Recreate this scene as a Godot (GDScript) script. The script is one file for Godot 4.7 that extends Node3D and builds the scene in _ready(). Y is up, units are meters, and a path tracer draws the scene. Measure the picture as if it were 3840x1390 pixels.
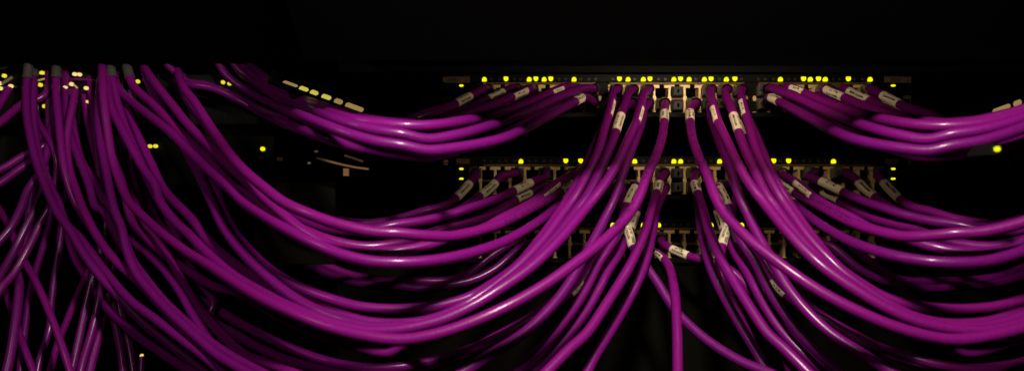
extends Node3D
# A dark network rack seen close: three switches, their purple patch cables and the blurred rack at the left.
# All lengths below are millimetres unless they are set on a node (metres).

var M := {}
var taken := {}
var jackets := []
var rng := RandomNumberGenerator.new()
var plug_mesh: Mesh
var latch_mesh: Mesh
var text_cache := {}


func V(x: float, y: float, z: float) -> Vector3:
	return Vector3(x, y, z) * 0.001


func lin(r: float, g: float, b: float) -> Color:
	return Color(r, g, b).linear_to_srgb()


func numbered(called: String) -> String:
	if not taken.has(called):
		taken[called] = 0
		return called
	taken[called] += 1
	return "%s_%03d" % [called, taken[called]]


func thing(called: String, label: String, category: String, at: Vector3, group := "") -> Node3D:
	var o := Node3D.new()
	o.name = numbered(called)
	add_child(o)
	o.position = at
	o.set_meta("label", label)
	o.set_meta("category", category)
	if group != "":
		o.set_meta("group", group)
	return o


func part(called: String, mesh: Mesh, m: Material, parent: Node3D, at := Vector3.ZERO) -> MeshInstance3D:
	var o := MeshInstance3D.new()
	o.name = called
	o.mesh = mesh
	o.material_override = m
	o.position = at
	parent.add_child(o, true)
	return o


func structure(called: String, mesh: Mesh, m: Material, at: Vector3) -> MeshInstance3D:
	var o := part(numbered(called), mesh, m, self, at)
	o.set_meta("kind", "structure")
	return o


func begin() -> SurfaceTool:
	var st := SurfaceTool.new()
	st.begin(Mesh.PRIMITIVE_TRIANGLES)
	return st


func done(st: SurfaceTool) -> ArrayMesh:
	return st.commit()


# a box from corner a to corner b (mm) with chamfered front edges of c
func bx(st: SurfaceTool, a: Vector3, b: Vector3, c := 0.0) -> void:
	prism(st, PackedVector2Array([Vector2(a.x, a.y), Vector2(b.x, a.y), Vector2(b.x, b.y), Vector2(a.x, b.y)]), a.z, b.z, c)


# a convex outline (counter-clockwise, mm) drawn out from z0 to z1, its front edge chamfered by c
func prism(st: SurfaceTool, p: PackedVector2Array, z0: float, z1: float, c := 0.0) -> void:
	var n := p.size()
	var mid := Vector2.ZERO
	for q in p:
		mid += q / n
	var rings := [[0.0, z0], [0.0, z1 - c]]
	if c > 0.0:
		rings.append([c, z1])
	var pts := []
	for r in rings:
		var ring := []
		for q in p:
			var inward: Vector2 = (mid - q)
			inward = Vector2(signf(inward.x), signf(inward.y)) * minf(r[0], absf(inward.x)) if r[0] > 0.0 else Vector2.ZERO
			ring.append(V(q.x + inward.x, q.y + inward.y, r[1]))
		pts.append(ring)
	st.set_smooth_group(-1)
	for k in rings.size() - 1:
		for i in n:
			var j := (i + 1) % n
			quad(st, pts[k][i], pts[k][j], pts[k + 1][j], pts[k + 1][i])
	var last: Array = pts[-1]
	for i in range(1, n - 1):
		tri(st, last[0], last[i], last[i + 1])
		tri(st, pts[0][0], pts[0][i + 1], pts[0][i])


func tri(st: SurfaceTool, a: Vector3, b: Vector3, c: Vector3) -> void:
	var nn := (b - a).cross(c - a)
	nn = nn.normalized() if nn.length() > 0.0 else Vector3.UP
	for v in [a, c, b]:
		st.set_normal(nn)
		st.add_vertex(v)


func quad(st: SurfaceTool, a: Vector3, b: Vector3, c: Vector3, d: Vector3) -> void:
	tri(st, a, b, c)
	tri(st, a, c, d)


func box_mesh(a: Vector3, b: Vector3, c := 0.0) -> ArrayMesh:
	var st := begin()
	bx(st, a, b, c)
	return done(st)


func mat(called: String, albedo: Color, rough: float, spec := 0.5, metal := 0.0) -> StandardMaterial3D:
	var m := StandardMaterial3D.new()
	m.resource_name = called
	m.albedo_color = albedo
	m.roughness = rough
	m.metallic = metal
	m.metallic_specular = spec
	M[called] = m
	return m


func glow(called: String, c: Color, energy: float) -> void:
	var m := mat(called, Color(0.02, 0.02, 0.02), 0.5, 0.2)
	m.emission_enabled = true
	m.emission = c
	m.emission_energy_multiplier = energy


func noise_tex(freq: float, octaves: int, lo: Color, hi: Color, seeded: int, normal := false, bump := 1.0) -> NoiseTexture2D:
	var n := FastNoiseLite.new()
	n.noise_type = FastNoiseLite.TYPE_SIMPLEX_SMOOTH
	n.seed = seeded
	n.frequency = freq
	n.fractal_octaves = octaves
	var t := NoiseTexture2D.new()
	t.width = 256
	t.height = 256
	t.seamless = true
	t.noise = n
	if normal:
		t.as_normal_map = true
		t.bump_strength = bump
	else:
		var g := Gradient.new()
		g.set_color(0, lo)
		g.set_color(1, hi)
		t.color_ramp = g
	return t


func world_tiled(m: StandardMaterial3D, per_metre: float) -> void:
	m.uv1_triplanar = true
	m.uv1_world_triplanar = true
	m.uv1_scale = Vector3.ONE * per_metre


func materials() -> void:
	var grain := noise_tex(0.05, 4, Color.BLACK, Color.WHITE, 11, true, 3.0)
	for k in 3:
		var m := mat("jacket %d" % k, Color.WHITE, 0.4, 0.22)
		m.clearcoat_enabled = true
		m.clearcoat = 0.2
		m.clearcoat_roughness = 0.16
		var tone: Color = [lin(0.113, 0.0018, 0.106), lin(0.09, 0.0017, 0.089), lin(0.122, 0.0022, 0.105)][k]
		m.albedo_texture = noise_tex(0.03, 4, tone.darkened(0.1), tone.lightened(0.02), 21 + k)
		m.normal_enabled = true
		m.normal_texture = grain
		m.normal_scale = 0.35
		world_tiled(m, 45.0)
		jackets.append(m)
	var cream := mat("label paper", Color.WHITE, 0.6, 0.3)
	cream.albedo_texture = noise_tex(0.06, 4, lin(0.5, 0.42, 0.28), lin(0.62, 0.53, 0.37), 31)
	world_tiled(cream, 60.0)
	mat("ink", lin(0.02, 0.018, 0.015), 0.7, 0.2).cull_mode = BaseMaterial3D.CULL_DISABLED
	mat("jacket ink", lin(0.035, 0.002, 0.03), 0.6, 0.2).cull_mode = BaseMaterial3D.CULL_DISABLED
	var clear := mat("plug plastic", Color.WHITE, 0.35, 0.4)
	clear.albedo_texture = noise_tex(0.06, 4, lin(0.03, 0.026, 0.018), lin(0.18, 0.15, 0.11), 41)
	world_tiled(clear, 90.0)
	var rubber := mat("boot rubber", Color.WHITE, 0.55, 0.3)
	rubber.albedo_texture = noise_tex(0.08, 3, lin(0.026, 0.026, 0.023), lin(0.05, 0.048, 0.045), 42)
	world_tiled(rubber, 70.0)
	var brass := mat("brass shield", Color.WHITE, 0.45, 0.5, 0.1)
	brass.albedo_texture = noise_tex(0.07, 4, lin(0.72, 0.46, 0.18), lin(0.95, 0.72, 0.38), 43)
	world_tiled(brass, 80.0)
	var bronze := mat("bronze rail", Color.WHITE, 0.5, 0.4, 0.2)
	bronze.albedo_texture = noise_tex(0.07, 4, lin(0.1, 0.055, 0.02), lin(0.18, 0.1, 0.04), 44)
	world_tiled(bronze, 60.0)
	var black := mat("black steel", Color.WHITE, 0.6, 0.25)
	black.albedo_texture = noise_tex(0.05, 4, lin(0.002, 0.002, 0.0015), lin(0.005, 0.0047, 0.0035), 45)
	world_tiled(black, 40.0)
	mat("recess", lin(0.003, 0.003, 0.002), 0.9, 0.05)
	mat("black paint", lin(0.008, 0.008, 0.0075), 0.95, 0.1)
	var grey := mat("grey steel", Color.WHITE, 0.75, 0.12)
	grey.albedo_texture = noise_tex(0.04, 4, lin(0.002, 0.002, 0.0012), lin(0.004, 0.0038, 0.0025), 46)
	world_tiled(grey, 30.0)
	mat("dull steel", lin(0.016, 0.0155, 0.012), 0.6, 0.3)
	mat("tan plate", lin(0.14, 0.095, 0.06), 0.6, 0.3)
	mat("tan print", lin(0.05, 0.033, 0.02), 0.6, 0.3)
	mat("socket plastic", lin(0.22, 0.17, 0.13), 0.5, 0.4)
	mat("unlit lens", lin(0.035, 0.026, 0.012), 0.4, 0.4)
	glow("led yellow", Color(1, 1, 0), 1.0)
	glow("led warm", Color(1.0, 0.92, 0.2), 0.9)
	glow("light pipe amber", Color(1.0, 0.86, 0.55), 1.0)
	glow("display yellow", Color(0.9, 0.84, 0.35), 0.7)  # glow standing in for blurred contacts and lamps, as is the tan one
	glow("display tan", Color(0.8, 0.66, 0.4), 0.5)


# ---------------------------------------------------------------- cables

func curve_points(p: Array) -> Array:
	var q := [p[0] * 2.0 - p[1]]
	q.append_array(p)
	q.append(p[-1] * 2.0 - p[-2])
	var out := []
	for i in p.size() - 1:
		var t1 := sqrt(maxf(0.000001, (q[i + 1] - q[i]).length() * 1000.0))
		var t2 := t1 + sqrt(maxf(0.000001, (q[i + 2] - q[i + 1]).length() * 1000.0))
		var t3 := t2 + sqrt(maxf(0.000001, (q[i + 3] - q[i + 2]).length() * 1000.0))
		for k in 8:
			var t := lerpf(t1, t2, k / 8.0)
			var a1: Vector3 = q[i].lerp(q[i + 1], t / t1)
			var a2: Vector3 = q[i + 1].lerp(q[i + 2], (t - t1) / (t2 - t1))
			var a3: Vector3 = q[i + 2].lerp(q[i + 3], (t - t2) / (t3 - t2))
			var b1: Vector3 = a1.lerp(a2, t / t2)
			var b2: Vector3 = a2.lerp(a3, (t - t1) / (t3 - t1))
			out.append(b1.lerp(b2, (t - t1) / (t2 - t1)))
	out.append(p[-1])
	return out


class Path:
	var p := []
	var t := []
	var s := [0.0]

	func _init(points: Array) -> void:
		p = points
		for i in p.size():
			t.append((p[mini(i + 1, p.size() - 1)] - p[maxi(i - 1, 0)]).normalized())
			if i:
				s.append(s[-1] + (p[i] - p[i - 1]).length())

	func frame(at: float) -> Array:  # point, tangent, the side that faces out of the rack, the side next to it
		at = clampf(at, 0.0, s[-1])
		var i := 0
		while i < s.size() - 2 and s[i + 1] < at:
			i += 1
		var f: float = (at - s[i]) / maxf(s[i + 1] - s[i], 0.0000001)
		var o: Vector3 = p[i].lerp(p[i + 1], f)
		var d: Vector3 = t[i].lerp(t[i + 1], f).normalized()
		var e1 := Vector3(0, 0.3, 1)
		e1 = (e1 - d * e1.dot(d)).normalized()
		return [o, d, e1, d.cross(e1)]


func tube(path: Path, from: float, to: float, r: float, sides: int, wobble: float) -> ArrayMesh:
	var st := begin()
	var rings := []
	var cuts := []
	for i in path.s.size():
		if path.s[i] > from + 0.0005 and path.s[i] < to - 0.0005:
			cuts.append(path.s[i])
	cuts.push_front(from)
	cuts.push_back(to)
	var side := Vector3.ZERO
	for c in cuts:
		var f := path.frame(c)
		if side == Vector3.ZERO:
			side = f[2]
		side = (side - f[1] * side.dot(f[1])).normalized()
		var other: Vector3 = f[1].cross(side)
		var ring := []
		var rr: float = r * (1.0 + wobble * sin(c * 210.0 + r * 90000.0) + wobble * 0.7 * sin(c * 517.0))
		for k in sides:
			var a := TAU * k / sides
			var n: Vector3 = side * cos(a) + other * sin(a)
			ring.append([f[0] + n * rr, n])
		rings.append(ring)
	for i in rings.size() - 1:
		for k in sides:
			var j := (k + 1) % sides
			for v in [rings[i][k], rings[i + 1][k], rings[i + 1][j], rings[i][k], rings[i + 1][j], rings[i][j]]:
				st.set_normal(v[1])
				st.add_vertex(v[0])
	for e in [[0, -1.0], [rings.size() - 1, 1.0]]:
		var f := path.frame(cuts[e[0]])
		for k in sides:
			var j := (k + 1) % sides
			for v in [f[0], rings[e[0]][k][0], rings[e[0]][j][0]]:
				st.set_normal(f[1] * e[1])
				st.add_vertex(v)
	return done(st)


# a wrap of paper round the cable: closed, or an open strip of the given span
func wrap_mesh(path: Path, mid: float, length: float, r: float, a0: float, span: float) -> ArrayMesh:
	var st := begin()
	var rows := 9
	var cols := 20
	var grid := []
	for i in rows:
		var f := path.frame(mid + length * (i / (rows - 1.0) - 0.5))
		var row := []
		for k in cols + 1:
			var a := deg_to_rad(a0 + span * (k / float(cols) - 0.5))
			var n: Vector3 = f[2] * cos(a) + f[3] * sin(a)
			row.append([f[0] + n * r, f[0] + n * (r - 0.0002), n])
		grid.append(row)
	for i in rows - 1:
		for k in cols:
			for v in [grid[i][k], grid[i + 1][k], grid[i + 1][k + 1], grid[i][k], grid[i + 1][k + 1], grid[i][k + 1]]:
				st.set_normal(v[2])
				st.add_vertex(v[0])
	for i in [0, rows - 1]:  # the cut edge of the paper
		for k in cols:
			quad(st, grid[i][k][0], grid[i][k + 1][0], grid[i][k + 1][1], grid[i][k][1])
	return done(st)


func lettering(text: String) -> Array:
	if not text_cache.has(text):
		var font := SystemFont.new()
		font.font_names = PackedStringArray(["Droid Sans Mono"])
		font.font_weight = 700
		var t := TextMesh.new()
		t.font = font
		t.text = text
		t.font_size = 24
		t.pixel_size = 0.0001
		t.depth = 0.0
		t.curve_step = 3.0
		text_cache[text] = t.get_mesh_arrays()
	return text_cache[text]


# one line of print bent round the cable, its letters reading along it
func print_line(st: SurfaceTool, path: Path, mid: float, r: float, a0: float, text: String, wide: float, tall: float, turn: float) -> void:
	var arrays := lettering(text)
	var v: PackedVector3Array = arrays[Mesh.ARRAY_VERTEX]
	var idx: PackedInt32Array = arrays[Mesh.ARRAY_INDEX] if arrays[Mesh.ARRAY_INDEX] != null else PackedInt32Array(range(v.size()))
	var lo := Vector3.INF
	var hi := -Vector3.INF
	for q in v:
		lo = lo.min(q)
		hi = hi.max(q)
	var size := hi - lo
	var at := []
	for q in v:
		var u := (q - lo) / size.max(Vector3.ONE * 0.000001)
		var f := path.frame(mid + (u.x - 0.5) * wide)
		var a := deg_to_rad(a0) - turn * (u.y - 0.5) * tall / r
		var n: Vector3 = f[2] * cos(a) + f[3] * sin(a)
		at.append([f[0] + n * r, n])
	for i in idx:
		st.set_normal(at[i][1])
		st.add_vertex(at[i][0])


# the worn dotted print on a jacket: two rows of short dashes
func dash_print(path: Path, mid: float, length: float, r: float, a0: float) -> ArrayMesh:
	var st := begin()
	for row in 4:
		var s := mid - length / 2.0
		while s < mid + length / 2.0:
			var w := rng.randf_range(0.0004, 0.0012)
			if rng.randf() < 0.62:
				var a := deg_to_rad(a0) + (row - 1.5) * 0.0011 / r
				var h := rng.randf_range(0.00025, 0.0006) / r
				var c := []
				for e in [[s, a - h], [s + w, a - h], [s + w, a + h], [s, a + h]]:
					var f := path.frame(e[0])
					c.append(f[0] + (f[2] * cos(e[1]) + f[3] * sin(e[1])) * r)
				quad(st, c[0], c[1], c[2], c[3])
			s += w + rng.randf_range(0.0002, 0.0007)
	return done(st)


const PRINT := {
	"Q": [["QCH0124329960", -34.0, 0.66, 1.5], ["6Ft (1.8m)", 22.0, 0.5, 1.4]],
	"q": [["QCH0124329880", -20.0, 0.62, 1.4], ["4Ft (1.2m)", 30.0, 0.46, 1.3]],
	"C": [["DIG CAT6A T568B", -24.0, 0.84, 1.5], ["UTP6A2BU", 26.0, 0.42, 1.4]],
	"D": [["DIG CAT6A T568B", 42.0, 0.62, 1.4], ["UTP6A2BU", 6.0, 0.36, 1.4], ["5Ft (1.5m)", -28.0, 0.42, 1.4]],
	"T": [["DIG CAT6A T568B", -6.0, 0.84, 1.7], ["UTP6A2BU", 40.0, 0.5, 1.4]],
	"F": [["UTP6A2BU", -44.0, 0.34, 1.3], ["4Ft (1.2m)", -14.0, 0.46, 1.5], ["QCH0124329965", 20.0, 0.66, 1.5]],
}


func network_cable(label: String, group: String, pts: Array, wide: float, plugged: bool, boot: bool, end_boot: bool, wraps: Array, prints: Array, turn: float) -> void:
	var base: Vector3 = pts[0]
	var o := thing("network_cable", label, "network cable", base, group)
	var own := []
	for p in pts:
		own.append(p - base)
	var path := Path.new(curve_points(own))
	var total: float = path.s[-1]
	var r := wide * 0.0005
	var m: Material = jackets[rng.randi() % 3]
	var jacket := part("jacket", tube(path, 0.0, total, r, 18, 0.006), m, o)
	if plugged:
		var plug := part("plug", plug_mesh, M["plug plastic"], o)
		part("latch", latch_mesh, M["plug plastic"], plug)
		part("boot", tube(path, 0.004, 0.0125, r + 0.0009, 16, 0.0), M["boot rubber"], o)
	if boot:
		part("boot", tube(path, 0.0, 0.016, r + 0.0008, 16, 0.0), M["boot rubber"], o)
	if end_boot:
		part("boot", tube(path, total - 0.016, total, r + 0.0008, 16, 0.0), M["boot rubber"], o)
	for w in wraps:
		var length: float = w[1] * 0.001
		var mid: float = w[0] * 0.001
		var paper := part("label_wrap", wrap_mesh(path, mid, length, r + 0.00025, w[2], w[3]), M["label paper"], o)
		var st := begin()
		for l in PRINT[w[4]]:
			for heavy in 3:  # struck three times, a little apart, as a thermal printer's heavy type
				print_line(st, path, mid + heavy * 0.00012, r + 0.0003 + heavy * 0.000004, w[2] + turn * l[1] + heavy * 1.6, l[0], length * l[2], l[3] * 0.0013, turn)
		part("print", done(st), M["ink"], paper)
	for w in prints:
		part("print", dash_print(path, w[0] * 0.001, w[1] * 0.001, r + 0.00008, w[2]), M["jacket ink"], jacket)


func cable_fittings() -> void:
	var st := begin()
	bx(st, Vector3(-5.2, -4.6, -10), Vector3(5.2, 4.6, 2.6), 0.6)
	bx(st, Vector3(-4.4, -4.0, 2.6), Vector3(4.4, 4.0, 5.4), 0.8)
	plug_mesh = done(st)
	st = begin()
	bx(st, Vector3(-1.7, 4.7, -8), Vector3(1.7, 5.5, 4.5), 0.2)
	latch_mesh = done(st)


# ---------------------------------------------------------------- switches

func lens(up: bool, w: float, h: float) -> ArrayMesh:
	var st := begin()
	var p := PackedVector2Array()
	for q in [[-0.42, -0.5], [0.3, -0.5], [0.47, -0.36], [0.5, -0.05], [0.38, 0.28], [0.2, 0.44], [0.0, 0.5], [-0.2, 0.44], [-0.38, 0.28], [-0.5, -0.05], [-0.5, -0.4]]:
		p.append(Vector2(q[0] * w, q[1] * h))
	if not up:
		var r := PackedVector2Array()
		for i in p.size():
			r.append(Vector2(p[p.size() - 1 - i].x, -p[p.size() - 1 - i].y))
		p = r
	prism(st, p, -0.6, 1.1, 0.25)
	return done(st)


func oval(w: float, h: float, z := 1.0) -> ArrayMesh:
	var st := begin()
	var p := PackedVector2Array()
	for k in 14:
		p.append(Vector2(cos(TAU * k / 14) * w / 2, sin(TAU * k / 14) * h / 2))
	prism(st, p, -0.6, z, 0.2)
	return done(st)


# lit: how the indicator lamps of every port column stand, 0 off, 1 pointing up, 2 pointing down
func network_switch(label: String, at: Vector3, lit: Dictionary, ends: int) -> void:
	var o := thing("network_switch", label, "network switch", at, "switches stacked in the rack")
	var half := 208.0
	part("chassis", box_mesh(Vector3(-half, 0.5, -190), Vector3(half, 37.5, -13)), M["recess"], o)
	var st := begin()
	bx(st, Vector3(-half, 31, -13), Vector3(half, 38, 0), 0.4)
	part("lamp_strip", done(st), M["black steel"], o)
	st = begin()
	bx(st, Vector3(-half, 0, -13), Vector3(half, 4.6, 0.4), 0.5)
	part("lower_lip", done(st), M["black steel"], o)
	var spans := [[-171.0, -72.0, -166.99, 13.17, 8], [-59.6, 59.6, -53.8, 13.45, 9], [72.0, 171.0, 74.8, 13.17, 8]]
	for e in [[-half, -174.0], [-72.0, -60.6], [60.6, 72.0], [174.0, half]]:
		part("front_plate", box_mesh(Vector3(e[0] + 0.2, 4.7, -13), Vector3(e[1] - 0.2, 30.9, 0.2), 0.4), M["black steel"], o)
	# shared shapes
	st = begin()
	bx(st, Vector3(-5.3, -5.3, -12.8), Vector3(5.3, 5.3, -11.6))
	for k in 8:
		bx(st, Vector3(-3.6 + k * 1.02 - 0.2, -3.4, -11.6), Vector3(-3.6 + k * 1.02 + 0.2, -0.6, -8.5))
	var port := done(st)
	st = begin()
	bx(st, Vector3(-1.05, -11.8, -12), Vector3(1.05, 9.0, -0.2), 0.25)
	prism(st, PackedVector2Array([Vector2(-1.05, -2.8), Vector2(1.05, -2.8), Vector2(1.75, -1.2), Vector2(1.75, 1.2), Vector2(1.05, 2.2), Vector2(-1.05, 2.2), Vector2(-1.75, 1.2), Vector2(-1.75, -1.2)]), -2.0, 0.3, 0.3)
	bx(st, Vector3(-4.7, 9.0, -1.6), Vector3(4.7, 11.8, 0.0), 0.3)
	prism(st, PackedVector2Array([Vector2(-2.9, -13.6), Vector2(2.9, -13.6), Vector2(1.3, -11.6), Vector2(-1.3, -11.6)]), -1.6, 0.0, 0.2)
	var divider := done(st)
	var lens_up := lens(true, 4.3, 4.1)
	var lens_down := lens(false, 4.3, 4.1)
	var small := lens(false, 2.6, 2.4)
	var n := 0
	for s in spans:
		part("top_rail", box_mesh(Vector3(s[0], 29.0, -13), Vector3(s[1], 30.9, -0.1), 0.3), M["bronze rail"], o)
		part("middle_rail", box_mesh(Vector3(s[0], 15.6, -12.5), Vector3(s[1], 17.2, -1.2), 0.3), M["bronze rail"], o)
		for k in s[4]:
			var x: float = s[2] + s[3] * k
			for y in [22.6, 10.3]:
				part("port", port, M["recess"], o, V(x, y, 0))
			for e in 2:
				var state: int = lit.get(n * 2 + e, 0)
				var lx := x + (-2.95 if e == 0 else 2.95)
				if state == 1:
					part("indicator_lamp", lens_up, M["led yellow"], o, V(lx, 33.5, 0))
				elif state == 2:
					part("indicator_lamp", lens_down, M["led yellow"], o, V(lx, 33.7, 0))
				else:
					part("indicator_lamp", small, M["unlit lens"], o, V(lx, 33.5, -0.6))
			n += 1
		for k in s[4] + 1:
			part("port_divider", divider, M["brass shield"], o, V(s[2] + s[3] * (k - 0.5), 16.9, 0))
	if ends > 0:
		for y in [22.6, 10.3]:
			var cover := part("dust_cover", plug_mesh, M["boot rubber"], o, V(0, y, -1))
			part("finger_hole", oval(2.0, 3.8, 0.5), M["recess"], cover, V(0, 0, 5.2))
	for side in [-1.0, 1.0]:
		if ends == 1:
			var badge := part("name_plate", box_mesh(Vector3(-11.8, -2.7, 0), Vector3(11.8, 2.9, 0.5), 0.2), M["tan plate"], o, V(side * 194.6, 33.2, 0.0))
			st = begin()
			for k in 4:
				bx(st, Vector3(-6.0 + k * 2.2, -1.8, 0), Vector3(-4.6 + k * 2.2, 1.2, 0.58))
			prism(st, PackedVector2Array([Vector2(7.2, -1.9), Vector2(9.8, -1.9), Vector2(8.5, 0.9)]), 0, 0.58)
			bx(st, Vector3(-11.2, 1.9, 0), Vector3(11.2, 2.5, 0.58))
			part("plate_print", done(st), M["tan print"], badge)
			var socket := part("console_socket", box_mesh(Vector3(-3.4, -2.9, 0), Vector3(3.4, 2.9, 0.7), 0.3), M["socket plastic"], o, V(side * 202.6, 16.2, 0.0))
			part("socket_opening", box_mesh(Vector3(-2.4, -2.2, 0), Vector3(2.4, -0.2, 0.78)), M["recess"], socket)
			part("status_lamp", oval(4.0, 2.0), M["led yellow"], o, V(side * 190.2, 27.9, 0.2))
		elif ends == 2:
			part("name_plate", box_mesh(Vector3(-6.0, -2.2, 0), Vector3(6.0, 2.2, 0.5), 0.2), M["bronze rail"], o, V(side * 189.0, 33.5, 0.0))
			for y in [26.8, 18.1]:
				part("status_lamp", oval(4.0, 2.0), M["led yellow"], o, V(side * 190.2, y, 0.2))
			var head := part("rack_screw", oval(5.0, 5.0, 1.8), M["brass shield"], o, V(side * 203.4, 32.2, 0.0))
			part("screw_slot", box_mesh(Vector3(-1.7, -0.35, 1.7), Vector3(1.7, 0.35, 1.86)), M["recess"], head)


func lamps_on(o: Node3D, mesh: Mesh, m: Material, called: String, spots: Array) -> void:
	for s in spots:
		var l := part(called, mesh, m, o, V(s[0], s[1], s[2]))
		if s.size() > 3:
			l.rotation.z = deg_to_rad(s[3])


func near_rack() -> void:
	# the switch pair at the left that stands nearer than the middle stack
	var o := thing("network_switch", "dark blurred switch along the top of the left bundle, with amber lit plugs", "network switch", V(-362, 56.8, -40))
	o.scale = Vector3.ONE * 1.42
	part("chassis", box_mesh(Vector3(-110, 0, -140), Vector3(86, 38, -2)), M["recess"], o)
	part("top_bezel", box_mesh(Vector3(-110, 38.2, -140), Vector3(86, 43, 0), 0.4), M["dull steel"], o)
	part("front_plate", box_mesh(Vector3(-110, 0.4, -2), Vector3(86, 38, -0.4), 0.3), M["black steel"], o)
	var st := begin()
	for k in 12:
		bx(st, Vector3(-104 + k * 15.5, 6, -0.4), Vector3(-103 + k * 15.5, 36, 0.2), 0.2)
	part("port_ridge", done(st), M["black steel"], o)
	lamps_on(o, oval(2.5, 2.5), M["led warm"], "indicator_lamp", [[3.3, 29.2, 0], [7.2, 28.7, 0], [63.6, 28.2, 0], [67.9, 27.3, 0], [-54.6, 25.9, 4], [-53.2, 12.1, 2], [-79.0, 32.0, 3]])
	lamps_on(o, lens(true, 3.0, 2.2), M["led warm"], "indicator_lamp", [[-54.7, 34.2, 2]])
	lamps_on(o, oval(2.6, 2.4), M["light pipe amber"], "light_pipe", [[-79.4, 23.3, 6], [-73.2, 24.9, 5], [-79.8, 26.6, 6, 40], [-32.8, 26.0, 6], [-23.9, 23.6, 5], [-33.3, 33.2, 2], [-30.2, 33.0, 2], [-35.0, 23.3, 9]])
	lamps_on(o, oval(1.7, 1.7), M["light pipe amber"], "light_pipe", [[-22.4, 16.6, 3], [-24.3, 15.0, 3], [-22.6, 13.9, 3]])
	lamps_on(o, box_mesh(Vector3(-3, -0.5, -0.4), Vector3(3, 0.5, 0.4), 0.1), M["brass shield"], "contact_strip", [[-31.2, 25.4, 6, -42]])
	lamps_on(o, box_mesh(Vector3(-2.6, -0.6, -0.4), Vector3(2.6, 0.6, 0.4), 0.1), M["brass shield"], "contact_strip", [[-54.2, 29.3, 4, 12], [-79.8, 37.0, 4, 10]])
	lamps_on(o, box_mesh(Vector3(-4, -0.9, -0.4), Vector3(4, 0.9, 0.4), 0.1), M["socket plastic"], "plug_tab", [[-74.4, 28.2, 7, 32]])
	lamps_on(o, box_mesh(Vector3(-4.6, -0.6, -0.4), Vector3(4.6, 0.6, 0.4), 0.1), M["boot rubber"], "plug_tab", [[-57.0, 23.0, 8, 42], [-74.0, 24.6, 4, 2]])

	var b := thing("network_switch", "lower dark blurred switch behind the left bundle with small yellow lamps", "network switch", V(-361, 0, -44))
	b.scale = Vector3.ONE * 1.418
	part("chassis", box_mesh(Vector3(-110, 0, -140), Vector3(96, 33, -2)), M["recess"], b)
	part("front_plate", box_mesh(Vector3(-110, 0.4, -2), Vector3(96, 33, -0.4), 0.3), M["black steel"], b)
	lamps_on(b, oval(2.8, 2.4), M["led warm"], "indicator_lamp", [[14.0, 26.0, 2], [17.8, 26.1, 2], [-25.4, 12.6, 30]])
	lamps_on(b, oval(2.9, 2.9), M["led yellow"], "indicator_lamp", [[88.6, 24.3, 1]])
	lamps_on(b, box_mesh(Vector3(-2, -1.2, -0.4), Vector3(2, 1.2, 0.4), 0.1), M["bronze rail"], "latch_tab", [[87.5, 18.5, 1], [100, 17.5, 1]])

	var t := thing("light_pipe", "tiny amber tip glowing above the lower edge in the left bundle", "lamp", V(-331.9, -152.4, -10))
	t.scale = Vector3.ONE * 1.446
	part("tip", oval(1.7, 2.4), M["light pipe amber"], t)
	part("stem", box_mesh(Vector3(-0.7, -0.7, -14), Vector3(0.7, 0.7, -0.7)), M["boot rubber"], t)

	# plain cover plates beside and below them
	var p := thing("blanking_plate", "faint grey blanking plate right of the left bundle below the two lamps", "cover plate", V(-280, -1.4, -50))
	p.scale = Vector3.ONE * 1.415
	part("plate", box_mesh(Vector3(-26, 2, -3), Vector3(22, 52, 0), 0.4), M["grey steel"], p)
	var q := thing("blanking_plate", "faint grey blanking plate above the long sagging cables, left of centre", "cover plate", V(-160, -28, 100))
	part("plate", box_mesh(Vector3(-30, -30, -3), Vector3(30, 30, 0), 0.4), M["grey steel"], q)


# a 6 mm board that rises and comes forward from its lower edge at (y, z), dy per unit of dz
func slope_board(x0: float, x1: float, y: float, z: float, steep: float, reach: float) -> ArrayMesh:
	var st := begin()
	var c := []
	for x in [x0, x1]:
		for q in [[y, z], [y + steep * reach, z + reach], [y + steep * reach + 7.0, z + reach - 2.0], [y + 7.0, z - 2.0]]:
			c.append(V(x, q[0], q[1]))
	for k in 4:
		var j := (k + 1) % 4
		quad(st, c[k], c[j], c[4 + j], c[4 + k])
	quad(st, c[3], c[2], c[1], c[0])
	quad(st, c[4], c[5], c[6], c[7])
	return done(st)


func glow_strip(label: String, at: Vector3, turn: float) -> void:  # glowing stand-in for the blurred gold contacts and lamps of the other rack
	var o := thing("contact_glow_standin", label, "glowing stand-in", at)
	o.rotation.z = deg_to_rad(-20.0 * turn)
	o.scale = Vector3.ONE * 1.15
	part("housing", box_mesh(Vector3(-30, -4.5, -30), Vector3(30, 5.0, -0.3), 0.8), M["recess"], o)
	for p in [[-20.5, -10.5, "display tan", 0.9], [-9.4, -3.4, "display yellow", 1.3], [-2.0, 3.2, "display yellow", 1.4], [5.8, 12, "display yellow", 1.4], [14.4, 19.8, "display tan", 1.6], [22.0, 34, "display tan", 1.5]]:
		var a: float = minf(p[0] * turn, p[1] * turn)
		var b: float = maxf(p[0] * turn, p[1] * turn)
		var h: float = p[3]
		var st := begin()
		prism(st, PackedVector2Array([Vector2(a, -h), Vector2(b - 1.0, -h), Vector2(b, -h + 1.0), Vector2(b, h - 0.8), Vector2(b - 0.8, h), Vector2(a + 1.2, h), Vector2(a, h - 1.2)]), -0.3, 0.4, 0.3)
		part("glow_piece", done(st), M[p[2]], o)


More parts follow.
